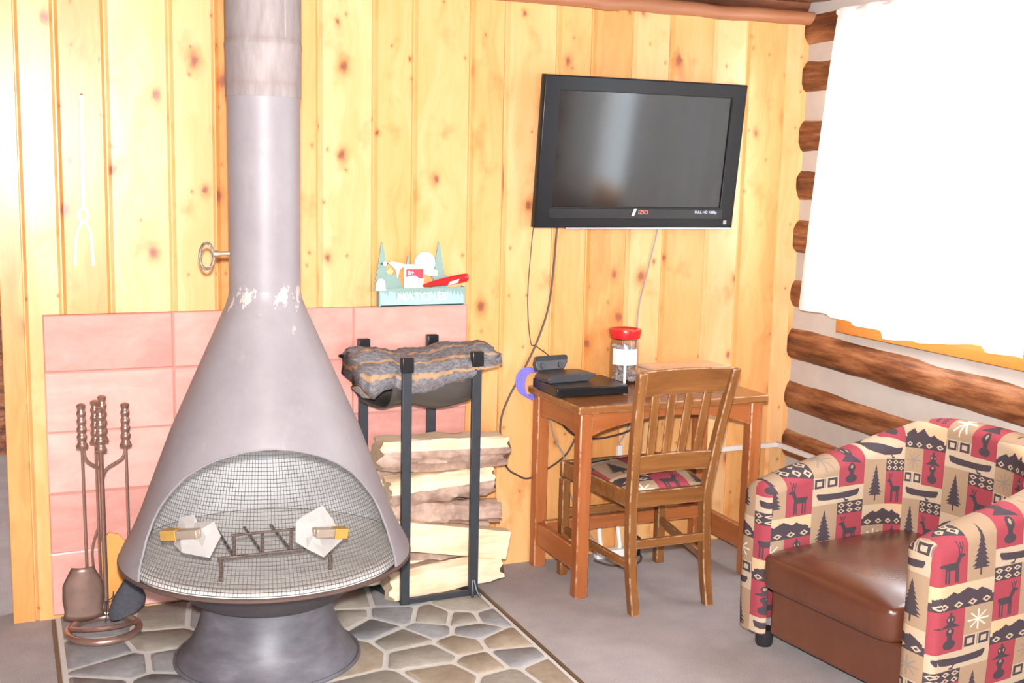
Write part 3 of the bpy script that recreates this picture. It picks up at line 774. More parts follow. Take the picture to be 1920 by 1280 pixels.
for ax, ay in ((-.055, -.02), (.08, -.02), (-.005, .055), (.0, -.055)):
    w.tube([(SX + .010, SY + .01, .55), (SX + .012 + ax * .15, SY + .01 + ay * .2, .60), (SX + .008 + ax * .85, SY + .01 + ay, .64), (SX + .008 + ax, SY + .01 + ay, .685)], .005, 8, 6)
build('hook_arms', w, COPPER, ST)
def tool(name, label, cat, x, y, z0, zb, parts):
    t_ = thing(name, label, cat, (x, y, zb)); b = MB(); grip(b, x, y, z0, z0 + .135); build('handle', b, COPPER, t_)
    b = MB(); b.tube([(x, y, z0), (x + .003, y, zb)], .0052, 8); build('rod', b, COPPER, t_)
    parts(t_, x, y, zb); return t_
def shovel(t_, x, y, zb):
    rows = []
    for k in range(13):
        v = k / 12; hwid = .064 * (.55 + .45 * min(1, v * 3.2)) * (1 - .10 * (v > .6) * math.sin((v - .6) * 7)) + .006 * v; z = zb + .012 - .185 * v
        rows.append([(x - .012 + hwid * q / 5, y - .012 - .016 * (1 - (q / 5) ** 2) * (1 - v * .5) - .012 * v, z + .010 * (q / 5) ** 2 * (v > .9)) for q in range(-5, 6)])
    b = MB(); b.grid(rows); build('blade', b, COPPER_D, t_, solid=.003, label='dark tarnished shovel blade')
tool('ash_shovel', 'copper ash shovel with dark scoop at the left of the tool stand', 'shovel', SX - .052, SY - .012, .695, .262, shovel)
def brush(t_, x, y, zb):
    b = MB(); b.lathe([(.010, .03), (.017, .024), (.018, 0.), (.014, -.01)], (x + .003, y, zb - .03), 16); build('ferrule', b, COPPER, t_)
    rows = []
    for k in range(9):
        v = k / 8; rx = .020 + .042 * math.sin(min(1, v * 1.2) * PI / 2) - .012 * (v > .9); ry = .016 + .012 * v
        rows.append([(x + .003 - .018 * v + rx * math.cos(a) * (1 + .06 * noise.noise((a * 3, v * 4, 1))), y - .02 * v + ry * math.sin(a), zb - .038 - .115 * v + .018 * math.cos(a) * v) for a in [2 * PI * j / 24 for j in range(24)]])
    b = MB(); b.grid(rows, closed=True); b.face(list(range(24))); q = len(b.v) - 24; b.face([q + j for j in reversed(range(24))]); build('bristles', b, BRISTLE, t_, label='black bristle brush head')
tool('hearth_brush', 'hearth brush with black bristles hanging right of the copper tool stand', 'brush', SX + .088, SY - .012, .690, .245, brush)
def poker(t_, x, y, zb):
    b = MB(); b.tube([(x + .003, y, zb + .002), (x + .002, y, zb - .05), (x - .002, y - .002, zb - .075)], [.0052, .0052, .002], 8, 5); b.tube([(x + .002, y, zb), (x + .022, y - .01, zb + .012), (x + .026, y - .012, zb + .035)], [.005, .0045, .002], 8, 5); build('hook_tip', b, BLACKM, t_)
tool('fire_poker', 'slim copper poker hanging in front of the tool stand pole', 'poker', SX + .004, SY - .062, .690, .158, poker)
def tongs(t_, x, y, zb):
    b = MB()
    for s_ in (-1, 1): b.tube([(x, y, zb + .18), (x + .022 * s_, y, zb + .10), (x + .014 * s_, y, zb), (x + .004 * s_, y, zb - .06)], .0045, 8, 6)
    build('jaw', b, COPPER, t_)
tool('fire_tongs', 'copper tongs hanging behind the pole of the tool stand', 'tongs', SX - .004, SY + .062, .690, .20, tongs)
w = MB()
M = Matrix.Translation((-.562, -.0345, ZH + .0005)) @ Matrix.Rotation(math.radians(-2), 4, 'Y')
poly = [(-.040, 0), (.038, 0), (.052, .24), (.020, .285), (-.012, .295), (-.046, .26)]
w.prism(poly, -.012, M); tag(build('wood_offcut', w, plain('orange wood offcut', (.80, .36, .09), .5, var=.1)), 'orange wood offcut leaning on the tile panel behind the tool stand', 'wood piece')

# ================================================================== FIREWOOD RACK
RK = thing('firewood_rack', 'black iron firewood rack with four flat posts right of the fireplace', 'firewood rack', (.55, -.21, ZH))
posts = {'fl': (.436, -.345, .952), 'fr': (.712, -.338, .962), 'bl': (.352, -.072, .985), 'br': (.632, -.060, .990)}
for k, (x, y, zt) in posts.items():
    w = MB(); w.box((x - .018, y - .009, ZH), (x + .018, y + .009, zt)); p = build('post', w, BLACKM, RK, bevel=.002)
    w = MB(); w.box((x - .023, y - .019, zt - .050), (x + .023, y + .013, zt + .006)); build('post_cap', w, PLASTIC, p, bevel=.004)
w = MB()
for a, b in (('fl', 'fr'), ('bl', 'br'), ('fl', 'bl'), ('fr', 'br')):
    w.beam((*posts[a][:2], ZH + .012), (*posts[b][:2], ZH + .012), .014, .022)
build('base_frame', w, BLACKM, RK, bevel=.002)
for s_, q in ((-1, 'fr'),):
    w = MB(); x, y, _ = posts[q]; w.tube([(x + .004, y - .004, ZH + .06), (x + .008, y - .02, ZH + .025), (x + .016, y - .034, ZH + .004)], .006, 8, 5); w.tube([(x - .004, y - .004, ZH + .06), (x - .008, y - .02, ZH + .025), (x - .014, y - .034, ZH + .004)], .006, 8, 5); build('foot', w, BLACKM, RK)
# dark trough hanging between the posts
rows = []
for i in range(25):
    u = i / 24; x0 = .350 + u * .012; row = []
    a = PI * u
    for j in range(19):
        v = j / 18
        ca = math.cos(a); yy = -.205 - .118 * math.copysign(abs(ca) ** .55, ca); zz = .900 - .148 * abs(math.sin(a)) ** .6
        sag = .012 * math.sin(v * PI * 2.2) * math.sin(a)
        xx = .385 + .012 - .09 * (yy + .345) / .27 + (.325) * v
        row.append((xx, yy, zz + sag))
    rows.append(row)
w = MB(); w.grid(rows); build('sling', w, DARKV, RK, solid=.004, label='dark glossy sling under the rug')
# striped rug bundled over the sling
w = MB(); rows = []
NU, NVV = 90, 44
for i in range(NU + 1):
    u = i / NU; row = []
    xb = .255 + .565 * u
    for j in range(NVV):
        a = 2 * PI * j / NVV
        ry = .137 + .012 * noise.noise((u * 5, 3, 0)); rz = .068 + .012 * math.sin(u * 9 + 1) * .6
        endf = 1 - .25 * max(0, (abs(u - .5) - .44) / .06)
        n1 = noise.noise((u * 7, math.cos(a) * 1.6, math.sin(a) * 1.6 + 3)); n2 = noise.noise((u * 26, math.cos(a) * 4, math.sin(a) * 4)) + .6 * noise.noise((u * 60, math.cos(a) * 9, math.sin(a) * 9))
        k = (1 + .16 * n1 + .09 * n2) * endf
        cz = .905 + .014 * u - .010 * math.sin(u * PI)
        ca, sa = math.cos(a), math.sin(a)
        y = -.215 + ry * k * ca; z = cz + rz * k * sa
        fr = max(0., -ca)                                          # the front hangs lower
        lowf = .005 + .062 * math.exp(-((u - .07) / .07) ** 2) + .058 * math.exp(-((u - .42) / .17) ** 2)
        if sa < 0: z -= lowf * fr * min(1, -sa * 2.2)
        if sa < -.2 and u > .72: z += .05 * (u - .72) / .28
        x = xb + .035 * noise.noise((math.cos(a) * 2.5, math.sin(a) * 2.5, 11 + (u > .5))) * (abs(u - .5) * 2) ** 3 - .06 * (y + .215) * (1 - u)
        row.append((x, y, z))
    rows.append(row)
w.grid(rows, closed=True, uvf=lambda r, c: (.565 * r / NU, .62 * c / NVV)); w.face(list(range(NVV)), [(rows[0][j][1] * .8, rows[0][j][2]) for j in range(NVV)]); q = len(w.v) - NVV; w.face([q + j for j in reversed(range(NVV))], [(rows[-1][j][1] * .8, rows[-1][j][2]) for j in reversed(range(NVV))])
tag(build('woven_rug', w, RUG, angle=80), 'bundled grey brown rug with orange stripes lying across the firewood rack', 'rug')

# split logs
def firewood(cx, cy, cz, L, tilt, yaw, w_, h_, seed, kind, label):
    rr = random.Random(seed); n = 18; rows = []
    if kind == 'board': sec = [(-.5, -.5), (.5, -.5), (.5, .5), (-.5, .5)]; bark = ()
    elif kind == 'wedge': sec = [(-.5, .30), (-.52, .05), (-.40, -.28), (-.12, -.5), (.2, -.45), (.45, -.2), (.5, .2), (.42, .5), (-.3, .48)]; bark = (1, 2, 3, 4)
    elif kind == 'slab': sec = [(-.5, .20), (-.56, .02), (-.5, -.17), (-.36, -.5), (.4, -.46), (.5, 0), (.4, .48), (-.35, .5)]; bark = (0, 1, 2)
    elif kind == 'pale': sec = [(-.5, .34), (-.53, -.05), (-.46, -.45), (.3, -.5), (.5, -.1), (.42, .42), (-.2, .5)]; bark = (3, 4, 5)
    elif kind == 'bark': sec = [(-.5, .2), (-.52, -.2), (-.3, -.5), (.3, -.46), (.5, -.1), (.42, .35), (0, .5), (-.34, .45)]; bark = tuple(range(8))
    else: sec = [(-.5, -.35), (-.2, -.5), (.5, -.42), (.5, .05), (.3, .36), (.02, .5), (-.3, .42), (-.5, .1)]; bark = (3, 4, 5, 6)
    dense = []; mi = []
    for k in range(len(sec)):
        for q in range(3):
            t_ = q / 3; a, b = sec[k], sec[(k + 1) % len(sec)]; dense.append((a[0] + (b[0] - a[0]) * t_, a[1] + (b[1] - a[1]) * t_)); mi.append(1 if k in bark else 0)
    M = Matrix.Translation((cx, cy, cz)) @ Matrix.Rotation(yaw, 4, 'Z') @ Matrix.Rotation(tilt, 4, 'Y')
    m_ = len(dense)
    for i in range(n + 1):
        u = i / n - .5; row = []
        for (a, b), mm in zip(dense, mi):
            amp = (.26 if mm else .09) if kind != 'board' else .012
            k = 1 + amp * noise.noise((u * 7 + seed, a * 3, b * 3)) + amp * .7 * noise.noise((u * 22 + seed, a * 8, b * 8))
            taper = 1 - (.10 * abs(u) * 2 if kind != 'board' else 0)
            du = (.03 * noise.noise((a * 4, b * 4, seed)) if abs(u) == .5 and kind != 'board' else 0)
            row.append(M @ Vector((u * L + du, a * w_ * k * taper, b * h_ * k * taper)))
        rows.append(row)
    b = MB(); i0 = 0
    for r in rows: b.add(r)
    for i in range(n):
        for j in range(m_): c = (j + 1) % m_; b.face((i * m_ + j, i * m_ + c, (i + 1) * m_ + c, (i + 1) * m_ + j), mi=mi[j])
    b.face(list(range(m_))); q = n * m_; b.face([q + j for j in reversed(range(m_))])
    o = build('firewood_log', b, [SPLIT, BARK], angle=45)
    tag(o, label, 'firewood', 'split logs in the firewood rack'); return o
D = math.radians
firewood(.615, -.215, .565, .50, D(1), D(-3), .17, .125, 1, 'slab', 'split log with bark stripe, topmost in the firewood rack')
firewood(.600, -.255, .440, .42, D(-3), D(2), .11, .120, 2, 'wedge', 'pale split log second from the top of the firewood stack')
firewood(.560, -.118, .450, .44, D(2), D(5), .12, .10, 3, 'half', 'split log hidden behind the second one from the top in the rack')
firewood(.615, -.245, .338, .45, D(4), D(0), .12, .090, 4, 'bark', 'rough barked log in the middle of the firewood stack')
firewood(.540, -.120, .365, .46, D(-2), D(4), .12, .10, 5, 'wedge', 'log at the back of the middle layer of firewood')
firewood(.625, -.285, .238, .50, D(11), D(1), .055, .110, 6, 'board', 'clean flat sawn board lying slanted across the firewood stack')
firewood(.600, -.170, .262, .42, D(6), D(0), .14, .11, 7, 'half', 'bark covered log just behind the slanted board')
firewood(.570, -.165, .135, .48, D(3), D(-2), .15, .09, 8, 'half', 'pinkish barked log under the slanted board in the rack')
firewood(.615, -.262, .092, .46, D(-4), D(3), .12, .118, 9, 'pale', 'pale split log lowest at the front of the rack')
firewood(.500, -.120, .080, .44, D(0), D(5), .12, .09, 10, 'half', 'lowest log at the back left of the firewood rack')

# ================================================================== MATCH HOLDER
MH = thing('match_holder', 'painted forest cutout match holder reading MATCHES on the tile panel edge', 'match holder', (.585, -.04, 1.112))
mz = 1.110; mx0, mx1 = .420, .760
w = MB(); w.box((mx0, -.066, mz), (mx1, -.060, mz + .070)); fp = build('front_panel', w, LTEAL, MH, bevel=.001)
w = MB()
rt = random.Random(3)
top = [(mx0, mz + .070)]
k = 0; x = mx0
while x < mx1 - .001:
    dep = rt.uniform(.012, .046); st_ = rt.uniform(.008, .016); top += [(x + st_ * .5, mz + .070 - dep), (x + st_, mz + .060)]; x += st_
top = [(min(a, mx1), b) for a, b in top]
poly = [(mx0, mz + .0702)] + [(min(a, mx1), b) for a, b in top[1:]] + [(mx1, mz + .0702)]
w.prism(poly, -.0012, Matrix.Translation((0, -.066, 0))); build('painted_pines', w, TEAL, MH, label='grey green painted tree tops')
w = MB(); w.box((mx0, -.066, mz), (mx1, -.031, mz + .005)); w.box((mx0 - .005, -.066, mz), (mx0, -.031, mz + .07)); w.box((mx1, -.066, mz), (mx1 + .006, -.031, mz + .072)); build('tray', w, TEAL, MH, smooth=False)
def pine_poly(cx, z0, h, hwid, n=8):
    L, R_ = [], []
    for k in range(n):
        f = k / n; z = z0 + h * f; ww = hwid * (1 - f) ** .85
        L += [(cx - ww, z), (cx - ww * .62, z + h / n * .75)]; R_ += [(cx + ww, z), (cx + ww * .62, z + h / n * .75)]
    return L + [(cx, z0 + h)] + list(reversed(R_))
for cx, z0, h, hwid in ((.432, mz + .06, .185, .036), (.662, mz + .06, .185, .036), (.537, mz + .10, .092, .020)):
    w = MB(); w.prism(pine_poly(cx, z0, h, hwid), .007, Matrix.Translation((0, -.046, 0))); build('tree', w, TEAL, MH, smooth=False)
w = MB(); w.prism([(mx0 + .0, mz + .01), (mx0 + .0, mz + .10), (mx0 + .02, mz + .13), (mx0 + .055, mz + .125), (mx0 + .078, mz + .11), (mx0 + .085, mz + .10), (mx0 + .10, mz + .06), (.64, mz + .06), (.655, mz + .09), (.62, mz + .13), (.66, mz + .14), (.70, mz + .11), (.70, mz + .01)], .006, Matrix.Translation((0, -.042, 0))); build('back_panel', w, TEAL, MH, smooth=False)
def disc(cx, cz, r, y, d, rz=None): b = MB(); b.prism([(cx + r * math.cos(a), cz + (rz or r) * math.sin(a)) for a in [2 * PI * k / 32 for k in range(32)]], d, Matrix.Translation((0, y, 0))); return b
build('moon', disc(.605, mz + .165, .042, -.0465, .005), CREAM, MH, smooth=False)
w = MB(); w.prism([(.594, mz + .128), (.62, mz + .112), (.655, mz + .115), (.655, mz + .135), (.63, mz + .14)], -.004, Matrix.Translation((0, -.0465, 0))); w.v += []; build('cloud', w, CREAM, MH, smooth=False)
build('moon_spot', disc(.621, mz + .167, .013, -.0466, -.002, .015), LILAC, MH, smooth=False)
w = MB(); w.prism([(.468, mz + .172), (.512, mz + .164), (.500, mz + .135), (.492, mz + .105), (.484, mz + .138)], .006, Matrix.Translation((0, -.052, 0))); build('fish', w, LILAC, MH, smooth=False)
w = MB(); w.prism([(.455, mz + .166), (.468, mz + .172), (.484, mz + .138), (.474, mz + .150)], .006, Matrix.Translation((0, -.053, 0))); w.prism([(.512, mz + .164), (.523, mz + .160), (.512, mz + .148), (.500, mz + .140)], .006, Matrix.Translation((0, -.053, 0))); build('fin', w, CREAM, MH, smooth=False)
build('bird', disc(.441, mz + .163, .008, -.048, -.006), CREAM, MH, smooth=False)
w = MB(); w.prism([(.424, mz + .163), (.433, mz + .168), (.441, mz + .160), (.450, mz + .168), (.457, mz + .164), (.441, mz + .154)], -.003, Matrix.Translation((0, -.047, 0))); build('bird_wing', w, PLASTIC_G, MH, smooth=False)
w = MB(); w.prism([(.446, mz + .133), (.462, mz + .146), (.478, mz + .133), (.468, mz + .124), (.455, mz + .124)], -.004, Matrix.Translation((0, -.0465, 0))); build('bush', w, YELLOWP, MH, smooth=False)
w = MB(); w.prism([(.402, mz + .062), (.402, mz + .088), (.412, mz + .106), (.424, mz + .109), (.436, mz + .100), (.441, mz + .062)], -.006, Matrix.Translation((0, -.062, 0))); build('tent', w, CREAM, MH, smooth=False)
TXM = Matrix.Translation((.589, -.0676, mz + .0345)) @ Matrix.Rotation(PI / 2, 4, 'X')
text('lettering', 'MATCHES', .041, TXM, LABELW, MH, .0006, 1.12)
# things in the holder
MB1 = thing('matchbox', 'red and cream matchbox standing inside the match holder', 'matchbox', (.555, -.052, mz + .006))
w = MB(); w.box((.516, -.0585, mz + .006), (.596, -.0470, mz + .160)); build('sleeve', w, CREAM, MB1, bevel=.001)
w = MB(); w.box((.525, -.0595, mz + .105), (.594, -.0584, mz + .142)); build('front_label', w, REDP, MB1, label='crimson label of the matchbox')
w = MB(); w.prism([(.519, mz + .068), (.519, mz + .108), (.535, mz + .116), (.560, mz + .117), (.580, mz + .105), (.594, mz + .090), (.575, mz + .068)], -.001, Matrix.Translation((0, -.0597, 0))); build('label_curve', w, CREAM, MB1, smooth=False)
text('lettering', 'B+', .024, Matrix.Translation((.543, -.0600, mz + .127)) @ Matrix.Rotation(PI / 2, 4, 'X'), LABELW, MB1)
LG = thing('red_lighter', 'red fire lighter with white mark lying over the match holder', 'lighter', (.68, -.055, mz + .072))
w = MB(); ang = math.radians(9)
cs = [(.588, .0035), (.62, .010), (.66, .0145), (.70, .0165), (.745, .0175), (.768, .0165), (.775, .010)]
rows = []
for x, r in cs:
    zc = mz + .076 + (x - .588) * math.tan(ang) + .003; rows.append([(x, -.072 + .008 * math.sin(a) * (.5 + r / .035), zc + r * math.cos(a)) for a in [2 * PI * k / 16 for k in range(16)]])
w.grid(rows, closed=True); w.face(list(range(16))); w.face([96 + k for k in reversed(range(16))]); build('body', w, RED, LG)
w = MB(); w.prism([(.689, mz + .0795), (.730, mz + .0895), (.734, mz + .103), (.694, mz + .092)], -.0015, Matrix.Translation((0, -.0795, 0))); build('mark', w, LABELW, LG, smooth=False, label='white mark on the lighter')

# ================================================================== TELEVISION
tvL, tvR, tvB, tvT = 1.060, 1.996, 1.410, 2.010
TV = thing('television', 'black flat television mounted on the pine wall, screen off', 'television', ((tvL + tvR) / 2, -.03, tvB))
tw, th_ = tvR - tvL, math.hypot(tvT - tvB, .07)
TM = Matrix.Translation(((tvL + tvR) / 2, -.052, tvB)) @ Matrix.Rotation(math.atan2(.07, tvT - tvB), 4, 'X')
hx = tw / 2
bx, bt, bb = .070, .058, .088
w = MB()
outer = [(-hx, 0), (hx, 0), (hx, th_), (-hx, th_)]; inner = [(-hx + bx, bb), (hx - bx, bb), (hx - bx, th_ - bt), (-hx + bx, th_ - bt)]
R4 = [[TM @ Vector((x, .030, z)) for x, z in outer], [TM @ Vector((x, .0, z)) for x, z in outer], [TM @ Vector((x * .992, -.008, th_ / 2 + (z - th_ / 2) * .990)) for x, z in outer], [TM @ Vector((x, -.006, z)) for x, z in inner], [TM @ Vector((x, .004, z)) for x, z in inner]]
w.grid(R4, closed=True); w.face((0, 1, 2, 3)); build('bezel', w, BEZEL, TV, bevel=.003, smooth=True)
w = MB(); w.box((-hx + bx - .004, .002, bb - .004), (hx - bx + .004, .010, th_ - bt + .004), TM); build('screen', w, SCREEN, TV, smooth=False)
w = MB(); w.box((-hx + .06, -.0085, .040), (hx - .06, -.0045, bb - .008), TM); build('control_strip', w, PLASTIC, TV, bevel=.001)
w = MB(); w.box((-hx + .14, -.0085, -.004), (hx - .004, .004, .003), TM); build('bottom_strip', w, SILVER, TV, bevel=.001, label='silver strip along the lower edge')
w = MB(); w.box((-.30, .030, .08), (.30, .062, th_ - .10), TM); build('back_housing', w, PLASTIC, TV, bevel=.01)
w = MB(); w.box((1.30, -.0505, 1.56), (1.72, -.001, 1.80)); build('wall_bracket', w, BLACKM, TV)
RX = Matrix.Rotation(PI / 2, 4, 'X')
w = MB(); w.prism([(-.020, .052), (-.008, .052), (.002, .080), (-.010, .080)], -.0012, TM @ Matrix.Translation((-.012, -.0085, 0))); build('logo_mark', w, LABELW, TV, smooth=False)
text('logo', 'IZIO', .022, TM @ Matrix.Translation((.022, -.0092, .066)) @ RX, plain('orange red print', (.80, .26, .14), .5), TV, .0004, 1.1)
text('feature_print', 'FULL HD 1080p', .0155, TM @ Matrix.Translation((.325, -.0092, .068)) @ RX, plain('pale blue print', (.62, .66, .85), .5), TV, .0004, 1.05)
w = MB(); w.box((.418, -.0092, .018), (.434, -.0080, .034), TM); build('sticker', w, plain('grey sticker', (.45, .42, .42), .5), TV, smooth=False)

# ================================================================== DESK
TX0, TX1, TY0, TY1, TT = 1.070, 1.926, -.012, -.488, .762
DK = thing('writing_desk', 'small red brown wooden desk against the pine wall under the television', 'desk', ((TX0 + TX1) / 2, (TY0 + TY1) / 2, 0))
w = MB(); w.box((TX0, TY1, TT - .030), (TX1, TY0, TT)); build('tabletop', w, DESK_TOP, DK, bevel=.006, seg=3)
lg = .054; o_ = .016
for x in (TX0 + o_, TX1 - o_ - lg):
    for y in (TY1 + o_, TY0 - o_ - lg):
        w = MB(); w.box((x, y, 0), (x + lg, y + lg, TT - .030)); build('leg', w, DESK[2], DK, bevel=.006)
def arch(xa, xb, z0e, z0c, z1, n=20): return [(xa + (xb - xa) * k / n, z0e + (z0c - z0e) * math.sin(PI * k / n) ** .8) for k in range(n + 1)] + [(xb, z1), (xa, z1)]
for nm, y in (('front_apron', TY1 + o_ + .010), ('back_apron', TY0 - o_ - .034)):
    w = MB(); w.prism(arch(TX0 + o_ + lg, TX1 - o_ - lg, .640, .700, TT - .030), .022, Matrix.Translation((0, y, 0))); build(nm, w, DESK[0], DK, bevel=.002)
for x in (TX0 + o_ + .010, TX1 - o_ - .034):
    w = MB(); w.prism(arch(TY1 + o_ + lg, TY0 - o_ - lg, .640, .655, TT - .030), .024, Matrix.Translation((x + .024, 0, 0)) @ Matrix.Rotation(PI / 2, 4, 'Z')); build('side_apron', w, DESK[1], DK, bevel=.002)
    w = MB(); w.box((x - .002, TY1 + o_ + lg - .004, .100), (x + .026, TY0 - o_ - lg + .004, .195)); build('side_rail', w, DESK[1], DK, bevel=.004)
w = MB(); w.box((TX0 + o_ + .034, -.115, .150), (TX1 - o_ - .034, -.085, .205)); build('stretcher', w, DESK[0], DK, bevel=.003)

# --- things on the desk
BXT = thing('cable_box', 'flat glossy black cable box on the left end of the desk', 'cable box', (1.22, -.20, TT), math.radians(-2), world=False)
def lbox(name, lo, hi, mat, root, bevel=.003, **k): b = MB(); b.box(lo, hi); return build(name, b, mat, root, bevel=bevel, **k)
lbox('case', (-.155, -.115, .004), (.155, .135, .040), PLASTIC, BXT, .004)
lbox('front_strip', (-.150, -.117, .012), (.150, -.114, .032), BEZEL, BXT, .001)
for sx in (-.13, .13):
    for sy in (-.09, .11): lbox('foot', (sx - .01, sy - .01, 0), (sx + .01, sy + .01, .005), BLACKF, BXT, .001)
PH = thing('remote_dock', 'black charger dock with raised back standing on the cable box', 'dock', (1.145, -.130, TT + .040), math.radians(6), world=False)
b = MB(); b.prism([(-.08, .0), (.10, .0), (.145, .026), (.10, .034), (-.07, .032), (-.088, .016)], .11, Matrix.Translation((0, -.075, 0))); build('base', b, PLASTIC_G, PH, bevel=.004)
Mt = Matrix.Translation((0, .035, .034)) @ Matrix.Rotation(math.radians(-14), 4, 'X')
b = MB(); b.prism([(-.072, .0), (.055, .0), (.078, .030), (.074, .060), (-.066, .060), (-.078, .03)], .028, Mt); hb = build('back_rest', b, PLASTIC_G, PH, bevel=.005)
b = MB(); b.box((-.072, -.004, .040), (.074, .0, .056), Mt); build('top_band', b, BEZEL, PH)
for x in (-.042, .040):
    b = MB(); b.lathe([(.012, 0), (.012, .004)], (0, 0, 0), 20); b.v = [tuple(Mt @ Vector((x + p[0], -.001 - p[2], .020 + p[1]))) for p in b.v]; build('socket', b, PLASTIC, PH)
JX, JY = 1.484, -.072
JR = thing('storage_jar', 'glass jar with red lid and white label on the desk', 'jar', (JX, JY, TT))
w = MB(); w.lathe([(.056, .0), (.061, .006), (.062, .02), (.062, .165), (.057, .180), (.056, .196)], (JX, JY, TT), 40, (True, False)); build('glass', w, JAR, JR, solid=.003)
w = MB(); w.lathe([(.059, .190), (.063, .192), (.064, .198), (.068, .222), (.066, .229), (.054, .231), (.050, .226), (.002, .224)], (JX, JY, TT), 40, (True, True)); build('lid', w, RED, JR)
w = MB()
th0 = math.atan2(-4.38 - JY, -.9 - JX)
w.grid([[(JX + .0628 * math.cos(th0 + math.radians(a)), JY + .0628 * math.sin(th0 + math.radians(a)), z) for a in range(-50, 62, 7)] for z in (TT + .083, TT + .150)]); build('label_sticker', w, LABELW, JR, smooth=True)
w = MB(); w.grid([[(JX + .0629 * math.cos(th0 + math.radians(a)), JY + .0629 * math.sin(th0 + math.radians(a)), z) for a in (-1, 4, 9)] for z in (TT + .008, TT + .084)]); build('paper_strip', w, LABELW, JR)
w = MB(); rr = random.Random(9)
for k in range(120):
    a = rr.uniform(0, 2 * PI); r = .046 * math.sqrt(rr.random()); z = TT + .012 + .145 * rr.random(); M = Matrix.Translation((JX + r * math.cos(a), JY + r * math.sin(a), z)) @ Matrix.Rotation(rr.uniform(0, 6), 4, 'Z') @ Matrix.Rotation(rr.uniform(0, 6), 4, 'X')
    w.box((-.010, -.006, -.005), (.010, .006, .005), M)
struct(tag(build('packets', w, plain('grey packets', (.46, .42, .42), .6, var=.5, scale=60.), smooth=False), 'jumbled grey packets filling the lower glass jar', 'packets'), 'stuff')
BXP = thing('wooden_box', 'low pale pinkish wooden box on the desk behind the chair back', 'box', (1.672, -.232, TT), world=False)
lbox('body', (-.165, -.072, 0), (.165, .072, .080), PALE_WOOD, BXP, .004)
lbox('lid', (-.170, -.078, .0805), (.170, .078, .094), PALE_WOOD, BXP, .005)

# ================================================================== CHAIR
CH = thing('wooden_chair', 'brown slat back wooden chair with patterned seat pushed up to the desk', 'chair', (1.40, -.42, 0))
RL, RR = 1.222, 1.545
def rear(x, lean):
    # back post: foot splayed to the rear, upper half leaning back
    ys = [(-.690, 0), (-.655, .16), (-.640, .40), (-.645, .48), (-.672, .70), (-.715, .925)]
    P = [Vector((x + lean * max(0, z - .45), y, z)) for y, z in ys]; P = spline(P, 5); rows = []
    for p in P:
        hw_, hd = .0175, .021 - .005 * max(0, p.z - .5) / .45
        rows.append([(p.x - hw_, p.y - hd, p.z), (p.x + hw_, p.y - hd, p.z), (p.x + hw_, p.y + hd, p.z), (p.x - hw_, p.y + hd, p.z)])
    b = MB(); b.grid(rows, closed=True); b.face((3, 2, 1, 0)); n = len(b.v) - 4; b.face((n, n + 1, n + 2, n + 3)); return b
build('rear_leg', rear(RL, -.035), CHAIR[2], CH, bevel=.005, angle=30)
build('rear_leg', rear(RR, .125), CHAIR[2], CH, bevel=.005, angle=30)
for x in (1.166, 1.618):
    w = MB(); w.box((x - .018, -.208, 0), (x + .018, -.168, .405)); build('front_leg', w, CHAIR[2], CH, bevel=.004)
w = MB()
w.beam((1.166, -.190, .445), (RL + .0, -.640, .432), .026, .062); w.beam((1.618, -.190, .445), (RR, -.640, .432), .026, .062); w.beam((1.150, -.182, .445), (1.634, -.182, .445), .026, .062); w.beam((RL, -.642, .432), (RR, -.642, .432), .024, .062)
build('seat_frame', w, CHAIR[0], CH, bevel=.004)
w = MB(); rows = []; n = 22
for i in range(n + 1):
    v = i / n; y = -.625 + .45 * v; xa = RL - .005 + (1.158 - RL) * v; xb = RR + .005 + (1.626 - RR) * v
    rows.append([(xa + (xb - xa) * j / n, y, .464 + .030 * (1 - abs(2 * v - 1) ** 4) * (1 - abs(2 * j / n - 1) ** 4)) for j in range(n + 1)])
w.grid(rows, uvf=lambda r, c: (2.07 + (rows[r][min(c, n)][0] - 1.2) * .9, 3.10 + rows[r][0][1] * .9)); build('seat_pad', w, FABRIC, CH, solid=.022, label='patterned upholstered seat')
def rail(z0, z1, y, xa, xb, bow, d=.018, lean=0.):
    b = MB(); R_ = []; m_ = 16
    for k in range(m_ + 1):
        t_ = k / m_; x = xa + (xb - xa) * t_; yb = y + bow * math.sin(PI * t_)
        R_.append([(x, yb - d / 2 - lean, z1), (x, yb + d / 2 - lean, z1), (x, yb + d / 2, z0), (x, yb - d / 2, z0)])
    b.grid(R_, closed=True); b.face((0, 1, 2, 3)); q = len(b.v) - 4; b.face((q + 3, q + 2, q + 1, q)); return b
build('top_rail', rail(.828, .928, -.688, RL - .012, RR + .056, .030, .020, .018), CHAIR[0], CH, bevel=.004)
build('lower_rail', rail(.530, .602, -.652, RL + .005, RR + .012, .018, .018, .006), CHAIR[0], CH, bevel=.003)
for f in (.185, .395, .600, .800):
    xb = RL + .012 + (RR - RL) * f; xt = RL + .0 + (RR + .042 - RL) * f; bw = .024 * math.sin(PI * f)
    w = MB(); w.beam((xb, -.648 + bw * .6, .590), (xt, -.688 + bw, .840), .034, .010, (0, 1, 0)); build('slat', w, CHAIR[2], CH, bevel=.003)
for a, b in (((1.168, -.195, .190), (RL, -.655, .178)), ((1.616, -.195, .190), (RR, -.655, .178))):
    w = MB(); w.beam(a, b, .018, .030); build('side_stretcher', w, CHAIR[1], CH, bevel=.003)
w = MB(); w.beam((RL, -.655, .262), (RR, -.655, .262), .018, .034); build('rear_stretcher', w, CHAIR[0], CH, bevel=.003)
w = MB(); w.beam((1.168, -.19, .262), (1.616, -.19, .262), .018, .034); build('front_stretcher', w, CHAIR[0], CH, bevel=.003)

